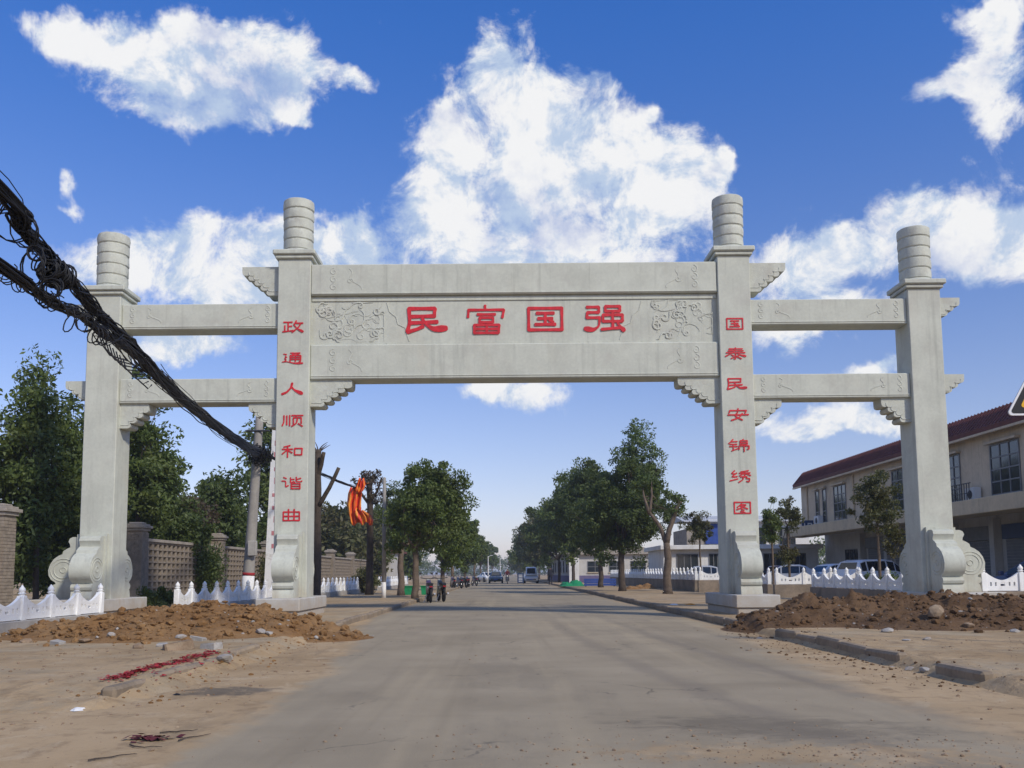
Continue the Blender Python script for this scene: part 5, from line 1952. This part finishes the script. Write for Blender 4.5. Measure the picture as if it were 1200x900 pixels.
# ------------------------------------------------------------------ vehicles
def loft(rings, close=True):
    n = len(rings[0])
    vs = [p for r in rings for p in r]
    fs = [(j * n + i, j * n + (i + 1) % n, (j + 1) * n + (i + 1) % n, (j + 1) * n + i) for j in range(len(rings) - 1) for i in range(n)]
    if close:
        fs += [tuple(range(n))[::-1], tuple(range((len(rings) - 1) * n, len(rings) * n))]
    return vs, fs


def sec(y, w, z0, z1, k=.16):
    """rounded-box cross section at station y"""
    h = z1 - z0
    pts = [(-w * .86, z0), (-w * .97, z0 + h * .16), (-w, z0 + h * .45), (-w * .985, z0 + h * .75), (-w * .93, z1 - h * .05), (-w * .80, z1)]
    return [(x, y, z) for x, z in pts] + [(-x, y, z) for x, z in pts[::-1]]


WHEEL = None


def wheel_meshes(r):
    t = MB().lathe([(r * .60, -.10), (r * .93, -.105), (r, -.07), (r, .07), (r * .93, .105), (r * .60, .10)], 20)
    M_ = Matrix.Rotation(math.pi / 2, 4, 'Y')
    t.xf(M_)
    h = MB().lathe([(r * .62, -.07), (r * .60, .085), (r * .52, .07), (r * .2, .06), (r * .16, .085), (.01, .09)], 20)
    h.xf(M_)
    return t.mesh('tyre', TYRE, True), h.mesh('rim', STEEL, True)


def car(label, x, y, rz, m, L=4.5, H=1.48, Wd=1.78, suv=False, group='parked cars', z0=.1, name='car', van=False):
    t = thing(name, label, 'van' if van else 'car', (x, y, z0), rz, group)
    w = Wd / 2
    belt = .92 if not suv else 1.0
    if van:
        belt = 1.05
    f = L / 2
    st = [(-f, .80, .42, belt * .80), (-f + .06, .93, .30, belt * .94), (-f + .35, .98, .24, belt * 1.01), (-f + 1.0, 1, .22, belt * 1.02), (0, 1, .22, belt), (f * .5, 1, .22, belt * .98),
          (f - .9, .99, .22, belt * .95), (f - .4, .96, .24, belt * .86), (f - .10, .88, .30, belt * .74), (f, .74, .40, belt * .62)]
    vs, fs = loft([sec(a, w * k, z, q) for a, k, z, q in st])
    body = MB().add(vs, fs).build('body', m, t, True)
    # greenhouse
    if van:
        g = [(-f + .08, .90, belt, belt + .05), (-f + .15, .88, belt - .05, H - .1), (-f + .5, .88, belt - .05, H), (f - 1.5, .88, belt - .05, H), (f - .95, .84, belt - .05, H - .12), (f - .25, .78, belt - .1, belt)]
    elif suv:
        g = [(-f + .12, .86, belt - .05, belt + .06), (-f + .40, .84, belt - .05, H - .12), (-f + .8, .83, belt - .05, H - .02), (0, .83, belt - .05, H), (.55, .82, belt - .05, H - .06), (1.45, .84, belt - .08, belt - .02)]
    else:
        g = [(-f + .55, .84, belt - .05, belt + .02), (-f + 1.25, .80, belt - .05, H - .10), (-f + 1.6, .79, belt - .05, H - .01), (-.1, .79, belt - .05, H), (.35, .79, belt - .05, H - .05), (1.25, .83, belt - .08, belt - .02)]

    def gsec(a, k, z, q):
        ww = w * k
        top = ww * (1 - .22 * max(0, (q - belt)) / max(.1, H - belt))
        return [(-ww, a, z), (-top, a, q - .05), (-top * .86, a, q), (top * .86, a, q), (top, a, q - .05), (ww, a, z)]
    rings = [gsec(*q) for q in g]
    vs, fs = loft(rings)
    cab = MB().add(vs, fs).build('cabin', m, t, True)
    # glass panels, a few millimetres proud of the cabin
    def panel(nm, P):
        P = [Vector(p) for p in P]
        n_ = (P[1] - P[0]).cross(P[2] - P[0]).normalized()
        c = sum(P, Vector()) / 4
        if n_.dot(c - Vector((0, c.y * .6, belt))) < 0:
            n_ = -n_
        q = [p + n_ * .012 for p in P]
        MB().add(P + q, [(0, 1, 2, 3), (4, 5, 6, 7), (0, 1, 5, 4), (1, 2, 6, 5), (2, 3, 7, 6), (3, 0, 4, 7)]).build(nm, AUTOGL, cab)
    lp = lambda A, B, u: Vector(A).lerp(Vector(B), u)
    rA, rB = rings[-1], rings[-2]
    panel('windscreen', [lp(lp(rA[2], rB[2], .12), lp(rA[3], rB[3], .12), .04), lp(lp(rA[2], rB[2], .12), lp(rA[3], rB[3], .12), .96), lp(lp(rA[2], rB[2], .95), lp(rA[3], rB[3], .95), .96), lp(lp(rA[2], rB[2], .95), lp(rA[3], rB[3], .95), .04)])
    rA, rB = rings[0], rings[1]
    panel('rear_window', [lp(lp(rA[2], rB[2], .25), lp(rA[3], rB[3], .25), .06), lp(lp(rA[2], rB[2], .25), lp(rA[3], rB[3], .25), .94), lp(lp(rA[2], rB[2], .92), lp(rA[3], rB[3], .92), .94), lp(lp(rA[2], rB[2], .92), lp(rA[3], rB[3], .92), .06)])
    for s in (0, 1):
        lo, hi = (0, 1) if s == 0 else (5, 4)
        for j in range(1, len(rings) - 2 + 1):
            A, B = rings[j], rings[j + 1] if j + 1 < len(rings) else None
            if B is None:
                continue
            u0, u1 = .06, .94
            if j == len(rings) - 2:
                u1 = .62
            P = [lp(lp(A[lo], A[hi], .22), lp(B[lo], B[hi], .22 if j < len(rings) - 2 else .6), u0), lp(lp(A[lo], A[hi], .22), lp(B[lo], B[hi], .22 if j < len(rings) - 2 else .6), u1),
                 lp(lp(A[lo], A[hi], .93), lp(B[lo], B[hi], .93), u1), lp(lp(A[lo], A[hi], .93), lp(B[lo], B[hi], .93), u0)]
            if (P[0] - P[3]).length > .08 and (P[1] - P[0]).length > .12:
                panel('side_window', P)
    r = .33 if not suv else .36
    ty, ri = wheel_meshes(r)
    for sx in (-1, 1):
        for yy in (-f + .85, f - .88):
            o = link('wheel', ty, t, (sx * (w - .09), yy, r))
            o.rotation_euler = (0, 0, 0 if sx > 0 else math.pi)
            link('rim', ri, o)
            MB().lathe([(r + .07, -.02), (r + .07, .012), (r * .9, .012)], 20).xf(Matrix.Translation((sx * (w + .002), yy, r)) @ Matrix.Rotation(math.pi / 2, 4, 'Y')).build('wheel_arch', SBLK, body)
        MB().box(sx * w * .62 - .19, sx * w * .62 + .19, -f - .005, -f + .18, belt * .66, belt * .82, .03).build('tail_lamp', LAMP_R, t)
        MB().box(sx * w * .64 - .20, sx * w * .64 + .20, f - .22, f - .015, belt * .52, belt * .66, .03).build('headlight', LAMP_W, t)
        MB().box(sx * (w + .08) - .09, sx * (w + .08) + .09, .85, .97, belt - .02, belt + .12, .02).build('mirror', m, t)
    MB().box(-.6, .6, f - .12, f + .005, .40, .54, .02).build('grille', SBLK, t)
    MB().box(-.24, .24, -f - .012, -f + .02, .55, .68).build('number_plate', BLUEP, t)
    MB().box(-.24, .24, f - .02, f + .02, .42, .53).build('number_plate', BLUEP, t)
    return t


WHITE_C, SILVER_C = paint('white', (.78, .78, .77)), paint('silver', (.42, .43, .44))
car('white suv behind the fence in front of the maroon-roofed building', 19.0, 46.0, R_(-62), WHITE_C, 4.6, 1.66, 1.85, True)
car('white hatchback partly hidden behind the white suv', 18.6, 50.5, R_(-70), WHITE_C, 4.2, 1.5, 1.75)
car('silver car seen between the right inner pillar and the white cars', 15.8, 50.0, R_(70), SILVER_C, 4.4, 1.46, 1.78)
car('dark red car between the silver and white cars', 17.1, 56.0, R_(20), paint('dark_red', (.12, .012, .02)), 4.4, 1.45, 1.78)
car('grey car behind the fence left of the right inner pillar', 12.6, 58.0, R_(85), SILVER_C, 4.5, 1.5, 1.8)
car('blue car in the shade of the shops at the right edge', 18.9, 31.5, R_(15), paint('blue', (.02, .035, .11)), 4.5, 1.46, 1.8)
car('white van parked on the far right of the road', xat(622, 108), 108, R_(180), paint('pale_silver', (.60, .61, .62)), 4.3, 1.95, 1.70, van=True, z0=0, name='van', group='vehicles up the road')
car('dark green-grey car far up the road', xat(581, 112), 112, R_(180), paint('grey_green', (.06, .075, .075)), 4.4, 1.46, 1.78, z0=0, group='vehicles up the road')
car('small white car far on the left of the road', xat(570.5, 128), 128, R_(200), WHITE_C, 4.2, 1.42, 1.72, z0=0, group='vehicles up the road')


def motorbike(label, x, y, rz, col, group='parked motorcycles', z0=0., rider=False):
    t = thing('motorcycle', label, 'motorcycle', (x, y, z0), rz, group)
    for yy in (-.62, .62):
        w = MB().lathe([(.21, -.045), (.27, -.05), (.30, -.02), (.30, .02), (.27, .05), (.21, .045)], 18, cap=False)
        w.xf(Matrix.Translation((0, yy, .30)) @ Matrix.Rotation(math.pi / 2, 4, 'Y'))
        o = w.build('wheel', TYRE, t, True)
        s = MB()
        for k in range(5):
            a = k * math.pi * 2 / 5
            s.tube([(0, yy, .30), (0, yy + .21 * math.cos(a), .30 + .21 * math.sin(a))], .012, 4)
        s.build('spokes', STEEL, o)
    MB().tube([(-.06, .62, .30), (-.07, .42, .95)], .025, 6).tube([(.06, .62, .30), (.07, .42, .95)], .025, 6).build('fork', STEEL, t)
    MB().tube([(-.34, .30, 1.04), (-.1, .40, 1.0), (.1, .40, 1.0), (.34, .30, 1.04)], .018, 6).build('handlebar', DARKM, t)
    for s in (-1, 1):
        MB().tube([(s * .26, .34, 1.04), (s * .34, .36, 1.20)], .008, 4).box(s * .35 - .05, s * .35 + .05, .35, .37, 1.18, 1.27, .01).build('mirror', DARKM, t)
    vs, fs = loft([sec(-.75, .07, .62, .70), sec(-.45, .13, .48, .74), sec(-.05, .15, .36, .74), sec(.15, .13, .34, .82), sec(.36, .10, .50, .92), sec(.46, .05, .7, .92)])
    MB().add(vs, fs).build('body', col, t, True)
    vs, fs = loft([sec(-.78, .08, .70, .78), sec(-.5, .13, .74, .83), sec(-.1, .13, .74, .82), sec(.05, .09, .76, .82)])
    MB().add(vs, fs).build('seat', SBLK, t, True)
    MB().tube([(.12, .1, .3), (.15, -.3, .3), (.15, -.85, .38)], .04, 7).build('exhaust', STEEL, t)
    MB().lathe([(.09, 0), (.08, .06), (.02, .07)], 10).xf(Matrix.Translation((0, .47, .9)) @ Matrix.Rotation(-math.pi / 2, 4, 'X')).build('headlight', LAMP_W, t)
    MB().box(-.07, .07, -.84, -.79, .64, .70, .01).build('tail_lamp', LAMP_R, t)
    MB().tube([(-.1, -.05, .32), (-.24, -.08, .0)], .015, 5).build('side_stand', STEEL, t)
    return t


PB, PV, PK = paint('bike_blue', (.03, .035, .09)), paint('bike_violet', (.08, .05, .12)), paint('bike_black', (.015, .015, .018))
motorbike('front motorcycle of the pair parked by the left street tree', xat(503, 38.5), 38.5, R_(10), PV)
motorbike('rear motorcycle of the pair parked by the left street tree', xat(517, 39.6), 39.6, R_(14), PK)
labs = ['first motorcycle of the far row on the left', 'second motorcycle of the far row on the left', 'third motorcycle of the far row on the left', 'fourth motorcycle of the far row on the left', 'last motorcycle of the far row on the left']
for i, (px, Y) in enumerate([(531, 70), (538, 74), (543, 78), (548, 82), (556, 88)]):
    motorbike(labs[i], xat(px, Y), Y, R_(12 + 8 * (i % 3)), (PV, PB, PK)[i % 3])


# ------------------------------------------------------------------ people
def person(name, label, x, y, z0, rz, H, top, legs, group=None, pose='walk', riding=False):
    t = thing(name, label, 'person', (x, y, z0), rz, group)
    s = H / 1.72
    if riding:
        J = {'pel': (0, 0, .86), 'sp': (0, .06, 1.1), 'ch': (0, .10, 1.32), 'nk': (0, .12, 1.48), 'hd': (0, .14, 1.60), 'tp': (0, .14, 1.72),
             'ls': (-.18, .10, 1.38), 'le': (-.26, .22, 1.15), 'lw': (-.27, .40, 1.06), 'lh': (-.27, .46, 1.04), 'rs': (.18, .10, 1.38), 're': (.26, .22, 1.15), 'rw': (.27, .40, 1.06), 'rh': (.27, .46, 1.04),
             'lt': (-.10, .02, .84), 'lk': (-.17, .36, .72), 'la': (-.17, .22, .34), 'lf': (-.17, .36, .30), 'rt': (.10, .02, .84), 'rk': (.17, .36, .72), 'ra': (.17, .22, .34), 'rf': (.17, .36, .30)}
    else:
        J = {'pel': (0, 0, .93), 'sp': (0, .01, 1.12), 'ch': (0, .02, 1.32), 'nk': (0, .02, 1.47), 'hd': (0, .04, 1.58), 'tp': (0, .03, 1.68),
             'ls': (-.19, .02, 1.40), 'le': (-.25, -.06, 1.13), 'lw': (-.25, .04, .90), 'lh': (-.25, .07, .81), 'rs': (.19, .02, 1.40), 're': (.25, .05, 1.13), 'rw': (.24, .20, .93), 'rh': (.24, .24, .85),
             'lt': (-.10, 0, .88), 'lk': (-.11, .14, .50), 'la': (-.11, .14, .09), 'lf': (-.12, .28, .04), 'rt': (.10, 0, .88), 'rk': (.11, -.04, .49), 'ra': (.11, -.26, .12), 'rf': (.12, -.14, .04)}
    RAD = {'pel': .135, 'sp': .125, 'ch': .15, 'nk': .055, 'hd': .092, 'tp': .06, 's': .075, 'e': .048, 'w': .035, 'h': .04, 't': .09, 'k': .06, 'a': .042, 'f': .04}
    E = [('pel', 'sp'), ('sp', 'ch'), ('ch', 'nk'), ('nk', 'hd'), ('hd', 'tp')]
    for c in 'lr':
        E += [('ch', c + 's'), (c + 's', c + 'e'), (c + 'e', c + 'w'), (c + 'w', c + 'h'), ('pel', c + 't'), (c + 't', c + 'k'), (c + 'k', c + 'a'), (c + 'a', c + 'f')]
    ks = list(J)
    me = bpy.data.meshes.new('body')
    me.from_pydata([tuple(v * s for v in J[k]) for k in ks], [(ks.index(a), ks.index(b)) for a, b in E], [])
    o = link('body', me, t)
    sk = o.modifiers.new('skin', 'SKIN')
    for k, d in zip(ks, me.skin_vertices[0].data):
        r = RAD.get(k, RAD.get(k[1:], .05)) * s
        d.radius = (r * (1.15 if k in ('pel', 'ch', 'sp') else 1), r * (.8 if k in ('pel', 'ch', 'sp') else 1))
        d.use_root = k == 'pel'
    o.modifiers.new('sub', 'SUBSURF').levels = 2
    o.modifiers['sub'].render_levels = 2
    dg = bpy.context.evaluated_depsgraph_get()
    ev = bpy.data.meshes.new_from_object(o.evaluated_get(dg))
    o.modifiers.clear()
    o.data = ev
    ev.materials.clear()
    for m in (top, legs, SKIN, HAIR, BLACK):
        ev.materials.append(m)
    for p in ev.polygons:
        c = p.center / s
        zh = 1.50
        i = 0
        if c.z > zh - .03:
            i = 2
            if c.z > zh + .13 or (c.y < .05 and c.z > zh + .02):
                i = 3
        elif c.z < .92 and abs(c.x) < .215:
            i = 1 if c.z > .09 else 4
        elif abs(c.x) > .2 and c.z < .88:
            i = 2
        p.material_index = i
        p.use_smooth = True
    return t


person('person', 'person in dark clothes walking away on the right pavement', xat(645, 80), 80, .13, 0, 1.66, CLOTHD, CLOTHD)
mb = motorbike('motorcycle being ridden towards the viewer far up the road', xat(594.5, 104), 104, R_(180), PK, 'vehicles up the road')
person('person', 'rider in maroon jacket on the far motorcycle', xat(594.5, 104), 104, 0.0, R_(180), 1.72, CLOTHR, CLOTHD, riding=True)


# ------------------------------------------------------------------ small roadside things
def board_sign(px, py, Y, w, h, m, label):
    p = at(px, py, Y)
    t = thing('standing_sign', label, 'sign', (p.x, Y, 0.0))
    MB().box(-w / 2, w / 2, -.05, .05, .15, h, .01).build('panel', m, t)
    MB().box(-w / 2 + .03, -w / 2 + .09, -.04, .04, 0, .149).box(w / 2 - .09, w / 2 - .03, -.04, .04, 0, .149).build('foot', DARKM, t)
    k = MB()
    for i in range(5):
        k.box(-w * .3, w * .3, -.056, -.049, h * (.25 + .14 * i), h * (.25 + .14 * i) + .06)
    k.build('white_mark', PAPER, t)


board_sign(610, 680, 100, .7, 1.2, NAVY, 'upright blue board at the far right edge of the road')


def heap(name, label, px0, px1, Y, h, m, seed, d=1.2, cat='tarp', x0=None, x1=None):
    a, b_ = xat(px0, Y), xat(px1, Y)
    cx, w = (a + b_) / 2, (b_ - a) / 2
    n = 22
    b = MB()
    vs = []
    for j in range(n):
        for i in range(n):
            u, v = -1 + 2 * i / (n - 1), -1 + 2 * j / (n - 1)
            e = max(0, 1 - abs(u) ** 3) * max(0, 1 - abs(v) ** 3)
            vs.append((u * w, v * d, h * e * (.65 + .6 * fbm(u * 2 + seed, v * 2, 0, 4)) + (.0 if e else 0)))
    fs = [(j * n + i, j * n + i + 1, (j + 1) * n + i + 1, (j + 1) * n + i) for j in range(n - 1) for i in range(n - 1)]
    o = b.add(vs, fs).build(name, m, None, 2, loc=(cx, Y, .135))
    tag(o, label, cat)


heap('green_tarp', 'crumpled bright green tarp on the right pavement', 656, 684, 74, .55, GREENT, 2, 1.6)
for px, lab in ((478.5, 'green plastic bin left of the near street tree trunk on the left'), (499, 'green plastic bin right of the near street tree trunk on the left')):
    t = thing('green_bin', lab, 'bin', (xat(px, 47), 47, .13))
    MB().prism([(-.20, 0), (.20, 0), (.25, .42), (-.25, .42)], lambda u, v, d: (u, d, v), -.2, .2).build('tub', GREENT, t)
    MB().box(-.28, .28, -.24, .24, .421, .47, .01).build('rim', GREENT, t)
bt = thing('blue_barrier', 'blue plank barrier lying along the right pavement', 'barrier', (xat(703, 70), 70, .13))
for k in range(3):
    MB().box(-1.25, 1.25, -.03 + .002 * k, .03 + .002 * k, .06 + k * .19, .06 + k * .19 + .17, .008).build('plank', BLUEP, bt)
for s in (-1.1, 0, 1.1):
    MB().box(s - .04, s + .04, .033, .10, 0, .62).build('post', DARKM, bt)
for i, (px, Y, w, h) in enumerate([(755, 60, 1.5, .32), (740, 57, 1.1, .2)]):
    heap('soil_heap', ['yellowish soil heap by the right planter wall', 'small soil heap beside the big right street tree'][i], px - w * F_PX / Y / 2, px + w * F_PX / Y / 2, Y, h, M_MOUND, 5 + i, .7, 'soil heap')

# warning sign entering at the right edge
wy = 13.0
c0 = at(1179, 487, wy)
side = 1.05
t = thing('warning_sign', 'yellow triangular warning sign with black border cut off by the right edge', 'sign', (c0.x + side / 2, wy, 0.05))
zc = c0.z - .05


def tri(side, z, r=.05):
    hgt = side * math.sqrt(3) / 2
    cs = [(-side / 2, 0), (side / 2, 0), (0, hgt)]
    cen = Vector((0, hgt / 3))
    pts = []
    for i, c in enumerate(cs):
        c = Vector(c)
        inn = c + (cen - c).normalized() * 2 * r
        a0 = math.atan2(*(c - cen).yx)
        for k in range(-4, 5):
            a = a0 + k * math.pi / 12
            pts.append((inn.x + r * math.cos(a), z + inn.y + r * math.sin(a)))
    return pts


hg = side * math.sqrt(3) / 6
MB().prism(tri(side, zc), lambda u, v, d: (u, d, v), -.012, .012).build('rim', SWHT, t)
for nm, k, m, dp in (('black_border', .90, SBLK, .016), ('yellow_field', .62, YEL, .020)):
    s2 = side * k
    MB().prism(tri(s2, zc + hg - s2 * math.sqrt(3) / 6, .035), lambda u, v, d: (u, d, v), -dp, -.0119).build(nm, m, t)
MB().lathe([(.038, -.1), (.038, zc + .85), (.01, zc + .86)], 12, 0, .06).build('post', STEEL, t, True)

# slim far lamp posts
for i, (px, Y, tp) in enumerate([(572, 120, 652), (586, 190, 655)]):
    p = at(px, tp, Y)
    t = thing('lamp_post', ['pale lamp post far up the left side of the road', 'second lamp post at the far end of the road'][i], 'lamp post', (p.x, Y, 0))
    MB().lathe([(.09, 0), (.05, p.z), (.02, p.z + .03)], 8).build('shaft', WHITEP, t, True)
    MB().tube([(0, 0, p.z - .1), (.3, 0, p.z + .1)], .03, 6).box(.25, .6, -.07, .07, p.z + .08, p.z + .14, .02).build('lamp_arm', WHITEP, t)


# ------------------------------------------------------------------ far wood and haze
def far_wood():
    g = np.random.default_rng(5)
    cl = []
    for i in range(1500):
        y = g.uniform(430, 560)
        x = g.uniform(-260, 260)
        top = 7 + 5 * (mnoise.noise(Vector((x * .03, y * .01, 0))) + .5) + (3 if abs(x) > 30 else 0)
        cl.append((x, y, g.uniform(.5, top), 1.8))
    o = link('far_wood', leaf_mesh('far_wood', cl, 45, .55, LF_DARK, 8))
    o['kind'] = 'stuff'
    o['label'] = 'distant belt of trees closing the end of the road'
    # belts of trees behind the houses on both sides
    for nm, x0, x1, y0, y1, lab, h0, n in (('tree_belt', -60, -26, 40, 330, 'mass of trees behind the left side of the road', 5.5, 700), ('tree_belt', 36, 80, 70, 330, 'mass of trees behind the right side of the road', 6, 600)):
        cl = []
        for i in range(n):
            x, y = g.uniform(x0, x1), g.uniform(y0, y1)
            cl.append((x, y, g.uniform(.5, h0 + 2 * mnoise.noise(Vector((x * .1, y * .1, 0)))), 1.4))
        o = link(nm, leaf_mesh(nm, cl, 55, .3, LF_DARK, 9))
        o['kind'] = 'stuff'
        o['label'] = lab


far_wood()
HAZE = True
if HAZE:
    m = bpy.data.materials.new('haze_air')
    m.use_nodes = True
    nt = m.node_tree
    nt.nodes.clear()
    vo = nt.nodes.new('ShaderNodeVolumePrincipled')
    vo.inputs['Color'].default_value = (.90, .94, 1, 1)
    vo.inputs['Density'].default_value = .0006
    vo.inputs['Anisotropy'].default_value = .2
    ou = nt.nodes.new('ShaderNodeOutputMaterial')
    nt.links.new(vo.outputs[0], ou.inputs['Volume'])
    hz = MB().box(-4100, 4100, -210, 6100, -1.1, 16).build('haze', m)
    hz['kind'] = 'stuff'
    hz['label'] = 'pale air haze over the whole scene'
